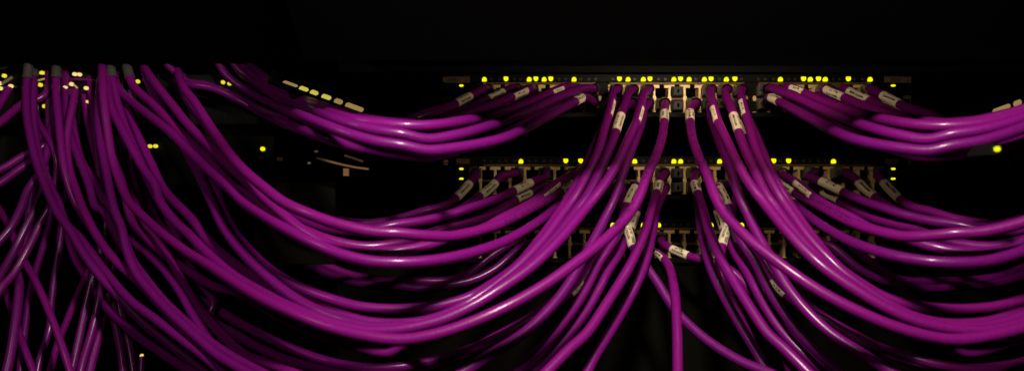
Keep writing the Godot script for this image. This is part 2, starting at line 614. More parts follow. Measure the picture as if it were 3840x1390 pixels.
func glint_bars(label: String, at: Vector3, turn: float) -> void:  # bars and dots modelled in place of yellow reflections
	var o := thing("glint_standin", label, "latch", at)
	var st := begin()
	var spine := [Vector3(-21, 3, 0), Vector3(-12, 0.5, 0), Vector3(-2, -2, 0), Vector3(8, -4, 0), Vector3(16, -5, 0)]
	for i in spine.size() - 1:
		var a: Vector3 = spine[i]
		var b: Vector3 = spine[i + 1]
		prism(st, PackedVector2Array([Vector2(a.x, a.y - 0.7), Vector2(b.x, b.y - 0.7), Vector2(b.x, b.y + 0.7), Vector2(a.x, a.y + 0.7)]), -1.0, 1.0, 0.1)
	part("arm", done(st), M["bronze rail"], o)
	var bar := part("bar", box_mesh(Vector3(-7, -0.9, 0), Vector3(7, 0.9, 1.5), 0.3), M["bronze rail"], o, V(5.5, 2.6, -1))
	bar.rotation.z = deg_to_rad(-18)
	part("foot", box_mesh(Vector3(-2, -10, -1), Vector3(2, -4.6, 0.6), 0.3), M["bronze rail"], o, V(0, 0, 0.4))
	for l in [[-25.5, -0.8], [-20.5, 7.2]]:
		part("glint_dot", oval(2.6, 1.5), M["brass shield"], o, V(l[0], l[1], 1.5))
	o.scale.x = turn


func _ready() -> void:
	rng.seed = 7
	var camera := Camera3D.new()
	camera.name = "camera"
	camera.near = 0.02
	camera.far = 20.0
	var optics := CameraAttributesPhysical.new()
	optics.frustum_focal_length = 44.14
	optics.frustum_focus_distance = 0.54
	optics.exposure_aperture = 9.0
	optics.frustum_near = 0.02
	optics.frustum_far = 20.0
	camera.attributes = optics
	camera.fov = 30.42
	camera.position = Vector3(0, 0, 0.6)
	add_child(camera)
	camera.current = true
	var around := WorldEnvironment.new()
	var env := Environment.new()
	env.background_mode = Environment.BG_COLOR
	env.background_color = Color(0, 0, 0)
	env.tonemap_mode = Environment.TONE_MAPPER_LINEAR
	env.tonemap_exposure = 1.0
	env.sdfgi_enabled = true
	env.ssao_enabled = true
	env.ssil_enabled = true
	around.environment = env
	add_child(around)
	# the lamps, all out of the picture: an added strip fills the ports; a warm key and an added left fill hang high in front, kept off the ports by the added shelf
	var strip := AreaLight3D.new()
	strip.name = "added_port_fill"
	strip.area_size = Vector2(0.1, 0.012)
	strip.light_energy = 0.019
	strip.light_color = Color(1.0, 0.91, 0.8)
	strip.shadow_enabled = true
	add_child(strip)
	strip.look_at_from_position(Vector3(0.1456, 0.096, 0.135), Vector3(0.1456, 0.078, 0.0))
	for spot in [[Vector3(0.05, 0.276, 0.45), Vector3(0.05, -0.1, 0.14), 0.55, Vector2(0.05, 0.045)], [Vector3(-0.42, 0.276, 0.4), Vector3(-0.3, -0.12, 0.08), 0.046, Vector2(0.14, 0.08)]]:  # the second is a fill added for the left bundle
		var key_fill_lamp := AreaLight3D.new()
		key_fill_lamp.name = "key_fill_lamp"
		key_fill_lamp.area_size = spot[3]
		key_fill_lamp.light_energy = spot[2]
		key_fill_lamp.light_color = Color(1.0, 0.94, 0.88)
		key_fill_lamp.shadow_enabled = true
		add_child(key_fill_lamp, true)
		key_fill_lamp.look_at_from_position(spot[0], spot[1])
	materials()
	cable_fittings()

	# the rack they stand in
	structure("backdrop_wall", box_mesh(Vector3(-900, -600, -4), Vector3(900, 600, 0)), M["recess"], V(0, 0, -260))
	var blank := thing("cover_plate", "matt black panel above the top switch", "cover panel", V(145.6, 100, 0))
	part("panel", box_mesh(Vector3(-300, 0, -190), Vector3(420, 150, -2)), M["black paint"], blank)
	var shelf := thing("shade_shelf", "matt black shelf along the whole top, added to shade the ports", "shelf", V(0, 75.2, 190))
	# added to shade the ports; its fronts slope so the lamps leave them black
	part("shade_hood", slope_board(-125, 640, 0, 0, 0.79, 125), M["black paint"], shelf)
	part("set_back_shade_hood", slope_board(-760, -125.2, 37.6, -205, 0.37, 120), M["black paint"], shelf)
	part("light_stop_board", box_mesh(Vector3(-125, 4, -14), Vector3(640, 130, -4.5)), M["black paint"], shelf)  # added stop for lamp light leaking past the slope
	part("set_back_light_stop", box_mesh(Vector3(-760, 41, -222), Vector3(-125.2, 130, -209.5)), M["black paint"], shelf)
	part("board", box_mesh(Vector3(-125, 30, -186), Vector3(640, 130, -30)), M["black paint"], shelf)
	var low := thing("cover_plate", "plain dark panel below the lowest switch", "cover panel", V(145.6, -260, -2))
	part("panel", box_mesh(Vector3(-300, 0, -20), Vector3(420, 189, 0), 0.5), M["grey steel"], low)
	for s in [[-1.0, "left"], [1.0, "right"]]:
		var r := thing("rack_post", "thin grey post beside the %s end of the second switch" % s[1], "rack post", V(145.6 + s[0] * 205.5, -20, 4), "rack posts")
		part("post", box_mesh(Vector3(-2.4, -30, -6), Vector3(2.4, 44, 0), 0.6), M["grey steel"], r)
		r.rotation.z = deg_to_rad(9.0 * -s[0] * -1.0)

	network_switch("top switch, whose middle ports show their brass frames", V(145.6, 59.9, 0), {0: 1, 3: 2, 6: 1, 7: 2, 8: 1, 9: 2, 12: 1, 17: 2, 18: 1, 20: 1, 21: 2, 24: 1, 25: 2, 26: 1, 28: 1, 29: 2, 31: 1, 32: 2, 37: 1, 40: 2, 41: 1, 42: 2, 43: 1, 46: 2, 49: 1}, 1)
	network_switch("second switch, half covered by hanging cables", V(145.6, -12.2, 0), {5: 1, 11: 2, 13: 2, 19: 1, 24: 1, 25: 1, 30: 1, 36: 2, 38: 2, 44: 1}, 2)
	network_switch("lowest switch with open ports behind the crossing cables", V(145.6, -68.2, 0), {6: 1, 16: 1, 20: 1, 22: 1, 29: 1, 33: 1, 43: 1}, 0)
	near_rack()
	glow_strip("slanted glowing strip standing in for blurred gold contacts and lamps above the upper left bundle", V(-146, 68.4, 100), 1.0)
	glow_strip("slanted glowing strip standing in for blurred contacts, cut by the right edge", V(390, 67.3, 100), -1.0)
	glint_bars("dim bronze bars standing in for yellow glints below the upper left bundle", V(-117, 16.5, 120), 1.0)
	glint_bars("dim bronze bars standing in for yellow glints below the bundle, right edge", V(366, 18.5, 120), -1.0)
	var lamp := thing("indicator_lamp", "single yellow lamp near the right edge below the bundle", "lamp", V(266.6, 20.0, 226))
	part("lens", oval(2.9, 2.9), M["led yellow"], lamp)
	part("holder", box_mesh(Vector3(-3, -3, -20), Vector3(3, 3, -0.6)), M["black steel"], lamp)

	network_cable("purple cable with cream label in the outermost port of the top switch, left end", "cables of the outer ports of the top switch, left half", [V(-21.4,83.1,3),V(-21.4,83.1,13),V(-23.8,82.2,23.5),V(-32.3,74.1,43.1),V(-39.7,68.1,57.1),V(-48.2,60.9,73.5),V(-62.9,52.9,97.8),V(-84.4,43.1,117.4),V(-102,46.8,120.5),V(-127.5,52.7,110.8),V(-163.8,67.6,73.4),V(-216.3,90.9,-6.9),V(-251.3,114,-37.7),V(-262.1,125,-44.5)], 7, true, false, false, [[60.7,23,-15,360,"Q"]], [], 1)
	network_cable("purple cable with cream label in the outermost port of the top switch, right end", "cables of the outer ports of the top switch, right half", [V(312.6,83.1,3),V(312.6,83.1,13),V(297.9,80.7,34.3),V(301.1,73.8,46),V(303.3,68.1,57),V(303.6,60.9,73.8),V(303.7,52.3,102.6),V(302.6,40.9,141.9),V(312.6,43.7,152.3),V(327.5,47.3,161),V(343.4,55.4,168.9)], 7, true, false, false, [[63.1,23,15,360,"Q"]], [], -1)
	network_cable("purple cable with half-covered cream label, second from the left end of the top switch", "cables of the outer ports of the top switch, left half", [V(5,83.1,3),V(5,83.1,13),V(-0.8,81.9,24.2),V(-13.6,72.8,44.5),V(-23.5,66.4,58.3),V(-33.8,58.4,74.8),V(-47.1,50.1,97.2),V(-60.2,43.9,118.8),V(-70.7,44,127.9),V(-87.6,43.7,133.1),V(-108.2,47.9,130.5),V(-134.4,55.8,112.5),V(-166.9,69.8,71.7),V(-218.9,95.2,-10),V(-247.3,115.3,-31.6),V(-255.9,125.2,-37.2)], 7, true, false, false, [[48.4,22,-5,360,"Q"]], [], 1)
	network_cable("purple cable with half-covered cream label, second from the right end of the top switch", "cables of the outer ports of the top switch, right half", [V(286.3,83.1,3),V(286.3,83.1,13),V(277.4,81,30.1),V(282.4,72.6,46.2),V(286.5,66.4,58.3),V(289.3,58.5,73.7),V(293.2,50.4,93.8),V(297.3,44.4,113.1),V(292.9,43,138.9),V(301.1,41.9,152.7),V(313.2,44.6,162.5),V(327.4,49.3,169.9),V(340.3,56.1,175.4)], 7, true, false, false, [[48.6,22,5,360,"Q"]], [], -1)
	network_cable("purple cable with dim label strip below, third from the left end of the top switch", "cables of the outer ports of the top switch, left half", [V(18.1,83.1,3),V(18.1,83.1,13),V(14.6,80.1,36.3),V(5,73.5,51.9),V(-10.6,63.3,77.4),V(-30.6,52.8,108.4),V(-48.9,45.1,130.3),V(-72.6,41.4,145.7),V(-92.5,43.1,149.2),V(-114.9,48.5,141.5),V(-145.5,60,108.3),V(-191.7,81.1,29.8),V(-230.1,102.9,-19.4),V(-245.9,117.8,-23.9),V(-249.1,124.1,-24)], 7, true, false, false, [[53.4,22,-62,120,"q"]], [], 1)
	network_cable("purple cable with dim label strip below, third from the right end of the top switch", "cables of the outer ports of the top switch, right half", [V(273.1,83.1,3),V(273.1,83.1,13),V(257,79.5,40.8),V(260.4,73.4,53.4),V(264.1,63.3,77.8),V(268.1,52.6,110.4),V(271.8,44.3,139),V(283.4,40,160.8),V(295.5,40.9,172.2),V(309,44.4,180.1),V(323.1,50.5,186.4)], 7, true, false, false, [[57.2,22,62,120,"q"]], [], -1)
	network_cable("purple cable with long white highlight, fourth from the left end of the top switch", "cables of the outer ports of the top switch, left half", [V(57.6,83.1,3),V(57.6,83.1,13),V(46.2,81.9,33.9),V(34.7,75.7,54.8),V(16.6,64.1,86.2),V(0.4,55.5,111.4),V(-19,46.8,138.7),V(-36.7,40.8,159.1),V(-53.5,37.5,172.4),V(-68.5,37,178.2),V(-84.5,38.2,178),V(-102.3,42,170),V(-127.9,50.7,144.5),V(-171.5,68.3,65.8),V(-216.2,88.6,-6.6),V(-240.8,104.3,-22.9),V(-254.2,118.4,-27),V(-256.6,124.7,-27)], 7, true, false, true, [[58.6,20,-68,110,"q"]], [], 1)
	network_cable("purple cable with long white highlight, fourth from the right end of the top switch", "cables of the outer ports of the top switch, right half", [V(233.6,83.1,3),V(233.6,83.1,13),V(227.5,81.5,36.8),V(229.4,75.5,56.1),V(232,63.9,88),V(236,55.3,113),V(241.8,46.6,140.9),V(249.3,40.6,161.5),V(259.1,37.2,175.6),V(269.5,36.4,183.9),V(281.6,37.2,189.3),V(295,39.8,192.2),V(311.5,45.2,193.4),V(327.9,52,193.4)], 7, true, false, false, [[55.1,20,68,110,"q"]], [], -1)
	network_cable("purple cable unlabelled between two brighter ones, fifth from the left end, top switch", "cables of the outer ports of the top switch, left half", [V(70.8,83.1,3),V(70.8,83.1,13),V(58.7,80.8,33.4),V(46.2,74.3,54.7),V(33.4,67.1,75.3),V(16,56.3,103),V(0.4,47.7,125.9),V(-18.5,38.1,151),V(-35.8,31.7,169.6),V(-52.3,28.2,182.2),V(-66.8,30.9,188.4),V(-82.2,33.1,189.4),V(-99,37.2,183.9),V(-119.9,44.5,165.1),V(-160.9,60.3,86.7),V(-210.6,81.2,0.5),V(-237.1,96.2,-21.4),V(-253,108.4,-24),V(-257.7,116.3,-24)], 7, true, false, false, [], [], 1)
	network_cable("purple cable unlabelled between two brighter ones, fifth from the right end, top switch", "cables of the outer ports of the top switch, right half", [V(220.5,83.1,3),V(220.5,83.1,13),V(215.6,80.5,35.5),V(218.3,74.2,55.3),V(221.2,67.1,75.4),V(224.8,56.1,104.1),V(229.1,47.5,127.4),V(235.4,37.9,153.1),V(243.7,31.6,171.5),V(253.8,28,184.3),V(264.1,30.6,192.4),V(275.8,32.4,197.7),V(288.9,35.7,200.7),V(303.1,40.7,201.8),V(318.2,46.8,201.7)], 7, true, false, false, [], [], -1)
	network_cable("purple cable lowest of the top switch's left block, short cream label right at the plug", "cables of the outer ports of the top switch, left half", [V(70.8,71.3,3),V(70.8,71.3,13),V(61.5,74,29.2),V(54.5,70.1,42.5),V(43,62.2,65.3),V(26.8,51.1,97.1),V(10.3,40.1,127.9),V(-4.4,31.4,152.1),V(-17.8,26.6,169.3),V(-34.5,22.7,185.7),V(-50.5,20.6,196.9),V(-64.5,23.2,202.6),V(-79.3,25.4,204),V(-95,29.7,200.6),V(-113.2,36.2,189.5),V(-138,45.4,159.9),V(-210.1,71.1,1.9),V(-240,85.2,-21),V(-261.6,100.6,-24),V(-271.1,114.7,-24)], 7, true, false, false, [[44.6,15,0,360,"C"]], [], 1)
	network_cable("purple cable lowest of the top switch's right block, short cream label right at the plug", "cables of the outer ports of the top switch, right half", [V(220.5,71.3,3),V(220.5,71.3,13),V(215.2,73.8,30.2),V(216.4,70.2,41.8),V(216.4,62.2,65.7),V(217,51,97.9),V(217.9,39.9,130.1),V(220.2,31.2,155.4),V(225.6,26.5,171.6),V(234.9,22.7,187),V(245.5,20.5,198),V(256.1,23.1,204.7),V(268.1,25.1,208.9),V(281.5,28.9,210.8),V(296.3,34.3,210.8),V(312,40.3,209.4)], 7, true, false, false, [[40.5,15,0,360,"C"]], [], -1)
	network_cable("purple cable with darkened label, under the outermost labelled one of the top switch, left end", "cables of the outer ports of the top switch, left half", [V(-8.2,71.3,3),V(-8.2,71.3,13),V(-23.7,74.1,25.3),V(-35,67.5,37),V(-45.8,60.2,49.7),V(-54,55.4,60.4),V(-65.3,48.7,78),V(-72.7,42.5,88.8),V(-90.3,39.1,98.3),V(-112.6,41.5,100.2),V(-133.5,47.3,92.7),V(-157,56.5,78.2),V(-195.3,72.6,23.4),V(-230.7,90.7,-21.1),V(-255.1,107.2,-35.2),V(-264.4,118.9,-38.3)], 7, true, false, false, [[78.5,24,-20,360,"q"]], [], 1)
	network_cable("purple cable with darkened label, under the outermost labelled one of the top switch, right end", "cables of the outer ports of the top switch, right half", [V(299.5,71.3,3),V(299.5,71.3,13),V(304.2,74.5,22.4),V(309.2,67.7,35.3),V(313.8,60.4,48.2),V(317.7,55.7,57.3),V(323,49.3,71.1),V(311.3,41.2,104.1),V(319.8,37.5,119.4),V(329.9,38.6,135.8),V(339,42.2,147.2),V(348,47.9,157.4)], 7, true, false, false, [[61.7,24,20,360,"q"]], [], -1)
	network_cable("purple cable half hidden behind the second label from the left end of the top switch", "cables of the outer ports of the top switch, left half", [V(18.1,71.3,3),V(18.1,71.3,13),V(-11.5,73.5,30.3),V(-23.1,68.8,39.3),V(-34.3,64.1,49.4),V(-42.6,58.6,60.3),V(-54.2,50.7,79.5),V(-63.2,45,95),V(-74,40.4,105.8),V(-91.2,39.8,113.5),V(-109.5,42.2,113.9),V(-130.1,48.6,105.4),V(-157.2,59.2,77.6),V(-196.3,75.9,20.4),V(-230.7,93.9,-21.2),V(-249.8,107.9,-29.9),V(-258.9,119.5,-32.8)], 7, true, false, false, [[85.1,20,0,360,"q"]], [], 1)
	network_cable("purple cable half hidden behind the second label from the right end of the top switch", "cables of the outer ports of the top switch, right half", [V(273.1,71.3,3),V(273.1,71.3,13),V(289.1,73.7,28.4),V(296.4,69,37.2),V(303.2,64.4,46.4),V(307.6,59.2,55.1),V(313.3,51.8,68.6),V(311.5,45.4,89.8),V(302.3,38.9,124),V(312.5,38,135.7),V(322.2,39.4,146.8),V(332.7,43.6,155.5),V(343.7,49.5,162.9)], 7, true, false, false, [[64.1,20,0,360,"q"]], [], -1)
	network_cable("purple cable mostly hidden, label edge under the white-highlighted one, top switch, left end", "cables of the outer ports of the top switch, left half", [V(44.5,71.3,3),V(44.5,71.3,13),V(19.7,75.8,26.2),V(5.1,69,37.5),V(-6.5,62.7,51.4),V(-17.5,55.8,67.3),V(-36.5,45.3,97.4),V(-54.8,38,122.6),V(-74.9,36.6,138.8),V(-91.5,38,143),V(-109.6,42.9,139.2),V(-130,49.8,128.7),V(-161.2,62.8,85.7),V(-210.9,83.1,-0.4),V(-242,99.8,-34.4),V(-268.4,118,-60)], 7, true, false, false, [[82.8,16,25,200,"q"]], [], 1)
	network_cable("purple cable mostly hidden, label edge under the white-highlighted one, top switch, right end", "cables of the outer ports of the top switch, right half", [V(246.8,71.3,3),V(246.8,71.3,13),V(258.9,75.8,26.1),V(267.2,68.8,39.1),V(272.9,62.7,51.3),V(276.6,55.9,66.2),V(280.9,45.4,96.8),V(282.9,37.5,128.6),V(289.3,35.4,153.4),V(298.4,36.2,164.7),V(309.4,39.8,172.3),V(321.6,44.7,177.5),V(334.3,51.1,181.6)], 7, true, false, false, [[64.5,16,-25,200,"q"]], [], -1)
	network_cable("purple cable running dim and lowest beneath the sagging bundle on the upper left", "cables of the outer ports of the top switch, left half", [V(57.6,71.3,3),V(57.6,71.3,13),V(42.3,69.4,29.5),V(23.3,57.2,53.9),V(0.4,42.2,84),V(-20.2,31.9,108.9),V(-39.2,23.7,129.3),V(-57,19.1,144.6),V(-71.9,20.1,157),V(-87.7,22.4,161.9),V(-110.1,27.1,160.4),V(-129.5,33.4,150.7),V(-157.4,42.3,117.2),V(-223,63.6,-12.8),V(-249.5,77.4,-21.2),V(-270.7,87.6,-16),V(-294.6,91.7,-17.4),V(-307.2,96.6,-24)], 7, true, false, false, [], [], 1)
	network_cable("purple cable running dim and lowest beneath the sagging bundle on the upper right", "cables of the outer ports of the top switch, right half", [V(233.6,71.3,3),V(233.6,71.3,13),V(237.3,70.2,22.9),V(242.8,57.5,51.7),V(249.5,42.1,85.3),V(257,31.7,112),V(264.3,23.4,135.2),V(273.6,18.8,151.9),V(284,19.9,161.6),V(296.4,22.1,167.6),V(315.1,26.4,171.8),V(330.7,31.7,172.6),V(347.7,37.5,171.6)], 7, true, false, false, [], [], -1)
	network_cable("purple cable with a dark label, outermost of the left block of the second switch", "cables of the outer ports of the second switch, left half", [V(-32.2,11,3),V(-32.2,11,13),V(-30.5,9.2,18.4),V(-35.8,1.2,32.2),V(-40.9,-5.2,43),V(-47,-11.4,53.7),V(-55,-16.8,65),V(-66.9,-19.7,77),V(-85.6,-25.3,91.3),V(-106.7,-28.1,101.2),V(-129.6,-25.2,106.1),V(-151.1,-20.6,105.1),V(-172.1,-10.8,98.2),V(-190.9,-0,86.1),V(-213.2,13.4,65.8),V(-251,43.5,24),V(-299.4,82.1,-26.5),V(-322.1,113,-60)], 7, true, false, false, [[44.8,24,0,360,"q"]], [], 1)
	network_cable("purple cable with a dark label, outermost of the right block of the second switch", "cables of the outer ports of the second switch, right half", [V(323.4,11,3),V(323.4,11,13),V(307.5,9,28.4),V(308.8,1.2,36.8),V(310,-5.2,45.3),V(311.1,-11.4,55.6),V(313.2,-16.7,67.5),V(318.8,-19.6,80.3),V(328.2,-25,98),V(340.2,-27.5,113.6),V(353.1,-24.1,127.7),V(364.3,-19.2,139.3)], 7, true, false, false, [[53.8,24,0,360,"q"]], [], -1)
	network_cable("purple cable with shaded cream label, second from the left end of the second switch", "cables of the outer ports of the second switch, left half", [V(5,11,3),V(5,11,13),V(-9.6,7.2,27.6),V(-14.8,1,35.8),V(-20.4,-4.4,44.6),V(-27.4,-9.7,55.3),V(-35.7,-16.2,68.2),V(-44.8,-20.9,79.3),V(-64.4,-25.7,97),V(-82.6,-29,109),V(-103.3,-29.8,117.1),V(-125.7,-27,120.8),V(-146.8,-21.3,119.3),V(-167.2,-11.5,112.3),V(-185.5,-1.3,100.7),V(-209.2,12.4,79.2),V(-246.8,41.8,36.7),V(-297.8,79.8,-21.5),V(-321.7,113.3,-56.8)], 7, true, false, false, [[53.1,24,-5,360,"q"]], [], 1)
	network_cable("purple cable with shaded cream label, second from the right end of the second switch", "cables of the outer ports of the second switch, right half", [V(286.3,11,3),V(286.3,11,13),V(289.8,7.3,22.9),V(289.5,1,34.2),V(290.2,-4.4,44.2),V(291.8,-9.7,55.4),V(292.8,-16.1,70.2),V(296.2,-20.8,81.8),V(306.8,-25.5,99.8),V(317.9,-28.8,113.7),V(331.3,-29.3,126.2),V(345.7,-26.1,137.7),V(357.9,-20.1,147.3)], 7, true, false, false, [[44.1,24,5,360,"q"]], [], -1)
	network_cable("purple cable with a wide three-line cream label on the left of the second switch", "cables of the outer ports of the second switch, left half", [V(29,11,3),V(29,11,13),V(27.9,7.3,20.9),V(19,3.8,35.2),V(8.1,-1.1,51),V(-2.3,-6.1,65.7),V(-17.2,-12.4,86.6),V(-32.1,-17.1,106),V(-41.6,-20.1,116.4),V(-59.9,-24.2,131.6),V(-77.2,-26.5,141.2),V(-96.9,-29.8,147),V(-118.6,-29.2,147.9),V(-139.4,-22.7,143.5),V(-161.7,-9.8,132),V(-180.4,0.6,117.5),V(-202.6,13.3,95.5),V(-238.9,42,53.2),V(-290.9,79.2,-10.3),V(-315.2,110.1,-47.6)], 7, true, false, false, [[56,25,10,360,"D"]], [], 1)
	network_cable("purple cable with a wide three-line cream label on the right of the second switch", "cables of the outer ports of the second switch, right half", [V(262.3,11,3),V(262.3,11,13),V(248.6,7.2,31.4),V(253.1,3.8,39.8),V(257.9,-1.1,52.2),V(261.4,-6.1,66.1),V(266.2,-12.3,87.2),V(271.4,-17,107.1),V(275.5,-20,117.9),V(285.8,-24,134.1),V(296.9,-26.2,145.9),V(310.2,-29.2,156.5),V(324.8,-28,165.6),V(337.3,-21.2,173.4)], 7, true, false, false, [[58.1,25,-10,360,"D"]], [], -1)
	network_cable("purple cable dull and mostly covered, under the wide label, second switch, left block", "cables of the outer ports of the second switch, left half", [V(31.3,-1.2,3),V(31.3,-1.2,13),V(23.1,0.6,21.4),V(13,-7.1,34.6),V(7,-9.6,42),V(-1.2,-14.3,53.9),V(-12.2,-20.2,70.8),V(-24.7,-25.2,89.2),V(-42,-29.1,112.1),V(-59.9,-34,131.9),V(-76.6,-38.5,144.6),V(-95.8,-40.3,152.4),V(-116.8,-36.5,154.8),V(-135.8,-30.1,151.3),V(-160.5,-19.8,139.1),V(-185,-7.7,120.7),V(-206.4,1.2,101.6),V(-233.7,19.8,74.2),V(-263.9,37.6,47.1),V(-289.1,54.9,26.7),V(-313,71.5,9),V(-340.6,90.1,-11.3),V(-353.8,108.6,-25)], 7, true, false, true, [[47.8,20,0,360,"q"]], [], 1)
	network_cable("purple cable dull and mostly covered, under the wide label, second switch, right block", "cables of the outer ports of the second switch, right half", [V(260,-1.2,3),V(260,-1.2,13),V(259.3,0.6,18.1),V(261.8,-7.1,33.9),V(264.3,-9.6,41.1),V(266.4,-14.3,53.5),V(268.8,-20.2,71.4),V(271.8,-25.1,90.7),V(277.7,-29,114.1),V(285,-33.7,135.4),V(293.6,-38,150.8),V(305.1,-39.3,163.7),V(317.5,-34.8,175.4),V(327.2,-27.9,184.7)], 7, true, false, false, [[39.4,20,0,360,"q"]], [], -1)
	network_cable("purple cable with label sliver and white streak, fourth from the second switch's left end", "cables of the outer ports of the second switch, left half", [V(57.6,11,3),V(57.6,11,13),V(49.1,8.4,28.9),V(38.2,2.9,48.3),V(28.2,-4.5,61.5),V(16.5,-12.6,76.3),V(4.2,-18.5,95.1),V(-7.2,-23.5,112.5),V(-20.7,-30,131.3),V(-38.7,-33.5,150.2),V(-55.8,-38.7,163.9),V(-72.1,-41.4,171.5),V(-90.9,-41.7,175.1),V(-108.4,-39.5,173.5),V(-133.1,-29.3,164.1),V(-159.2,-13.4,146.5),V(-198.6,10.4,111.6),V(-226.5,27.2,84.6),V(-262.9,49.9,49.2),V(-286.4,67.9,26.3),V(-314.5,89.9,0.4),V(-339.6,109.1,-27.9)], 7, true, false, false, [[67.2,24,-70,100,"q"]], [], 1)
	network_cable("purple cable with label sliver and white streak, fourth from the second switch's right end", "cables of the outer ports of the second switch, right half", [V(233.6,11,3),V(233.6,11,13),V(225.2,8.3,36.3),V(229.2,2.9,49.4),V(232.5,-4.5,63),V(235.3,-12.5,81.7),V(237.7,-18.3,101.7),V(240.9,-23.2,118.4),V(246.1,-29.7,135.3),V(255.8,-33.3,152.3),V(266.3,-38.5,165.9),V(277.8,-41.1,175),V(292.1,-41,182.4),V(305.5,-38.3,187),V(322.5,-27.4,192.1)], 7, true, false, false, [[63.7,24,70,100,"q"]], [], -1)
	network_cable("purple cable with cream label and long dotted print, left block of the second switch", "cables of the outer ports of the second switch, left half", [V(60,-1.2,3),V(60,-1.2,13),V(55.8,4.9,22.3),V(45.8,-1.1,40.1),V(35.3,-7.4,56.5),V(20.5,-14,86.3),V(9.4,-19.2,104.4),V(-5.9,-25.7,129),V(-19.9,-29.5,148.7),V(-37.2,-32.1,168.1),V(-53.5,-30.9,181.6),V(-67.6,-29,188.4),V(-85.1,-27.6,191.9),V(-107.2,-22.5,191.3),V(-125.1,-16.7,186.5),V(-141.6,-10.8,177.1),V(-159.9,-1.7,160.5),V(-189.5,14.2,128.3),V(-227.3,41.7,82.8),V(-260.5,68.8,42.4),V(-279.8,83.2,20.6),V(-309.8,106.3,-30)], 7, true, false, false, [[46.1,20,-10,360,"Q"]], [[98,34,-25],[134.5,34,-20]], 1)
	network_cable("purple cable with cream label and long dotted print, right block of the second switch", "cables of the outer ports of the second switch, right half", [V(231.3,-1.2,3),V(231.3,-1.2,13),V(222.8,4.8,27.1),V(226.5,-1.1,38.9),V(230.9,-7.5,50.8),V(232.3,-14.2,78.7),V(231.5,-19.2,103.9),V(233.3,-25.5,131.6),V(237.6,-29.3,151.3),V(245.7,-32,170),V(255.7,-30.8,183.2),V(265.5,-28.8,191.4),V(278.7,-27.2,198.4),V(295.3,-21.8,205.1),V(307.7,-15.7,209.5)], 7, true, false, false, [[41.8,20,10,360,"Q"]], [[84.7,34,25],[124.9,34,20]], -1)
	network_cable("purple cable lowest and brightest of the second switch's left block, label edge near the plug", "cables of the outer ports of the second switch, left half", [V(70.8,-1.2,3),V(70.8,-1.2,13),V(57.7,-0.6,26.8),V(49.6,-7.1,37.1),V(38.6,-14.7,58.3),V(24.8,-23.7,86.7),V(9.1,-31.8,117.8),V(-5.7,-37.7,144.5),V(-19.2,-41.2,163.8),V(-36,-44,181.8),V(-52,-45.3,193.7),V(-65.8,-45.4,199.6),V(-82.9,-44.3,202.4),V(-99.3,-40.8,200.9),V(-117.3,-34.9,194.4),V(-138,-27.6,181.1),V(-163.2,-18.4,158.7),V(-183.4,-10.6,137.7),V(-198.5,-2.4,120.8),V(-225.2,10.8,93.4),V(-255.9,28.3,63.8),V(-277.2,42,44.9),V(-302.1,55.4,24.1),V(-335.1,72.3,-4.1),V(-359,87.7,-21.8),V(-369.9,103.3,-31),V(-375.1,112.1,-35.9)], 7, true, false, false, [[55.9,18,40,110,"q"]], [], 1)
	network_cable("purple cable lowest and brightest of the second switch's right block, label edge near the plug", "cables of the outer ports of the second switch, right half", [V(220.5,-1.2,3),V(220.5,-1.2,13),V(222.9,-0.6,20.6),V(224.1,-7.1,36),V(225.8,-14.8,54.8),V(224.3,-23.7,87),V(224.2,-31.7,119.5),V(225.2,-37.4,147.9),V(229.4,-40.9,166.7),V(238.3,-43.9,183),V(249.1,-45.3,194),V(259.9,-45.4,199.9),V(275,-44.2,203.8),V(290.4,-40.4,204.6),V(307.9,-34.2,202.5),V(327.3,-26.4,198.4)], 7, true, false, false, [[44.7,18,-40,110,"q"]], [], -1)
	network_cable("purple cable with edge-on label, left end of the top switch's middle ports, front row", "cables of the middle ports of the top switch, left half", [V(91.8,83.1,3),V(91.8,83.1,13),V(86.4,79.6,20.2),V(82.5,67.7,33.5),V(79,58.3,43.6),V(72.8,43,59.7),V(67,28.6,74.3),V(55,7.4,96.3),V(45.1,-7.7,111.7),V(33.8,-21.8,126.2),V(22.2,-35.7,139.4),V(8.5,-48.9,151.9),V(-4.5,-59.4,161.1),V(-23.8,-71.6,171.4),V(-42.5,-80.5,178.2),V(-61.2,-84.6,181.6),V(-87.1,-84.2,182.2),V(-104.7,-80.3,179.1),V(-124.2,-75.6,170.6),V(-162,-67.2,145.3),V(-197,-55.9,116.5),V(-229.9,-40.7,86.4),V(-249.3,-27.1,68.6),V(-288.3,-2.8,36.9),V(-307.2,17.6,19.8),V(-322.5,35.9,6.5),V(-340.1,58.3,-9),V(-360.6,83.7,-27.3),V(-372.3,111.6,-42.1)], 7, true, false, false, [[45.2,20,-68,90,"q"]], [], 1)
	network_cable("purple cable with edge-on label, right end of the top switch's middle ports, front row", "cables of the middle ports of the top switch, right half", [V(199.4,83.1,3),V(199.4,83.1,13),V(195.2,79.7,19.7),V(192.4,67.7,33.7),V(190.9,58.3,44.1),V(189.2,43,60.5),V(187.7,28.5,75.7),V(189.1,7.4,97.6),V(191.5,-7.6,112.9),V(195.8,-21.8,127.1),V(201,-35.7,140.2),V(208.9,-48.8,152.3),V(217.4,-59.4,161.3),V(231.9,-71.7,171.3),V(247.3,-80.6,178.1),V(264,-84.6,182),V(288.7,-83.8,184),V(306.3,-79.6,182.8),V(326.7,-74.2,178.2),V(365.6,-64.2,165.7)], 7, true, false, false, [[44.4,20,68,90,"q"]], [], -1)
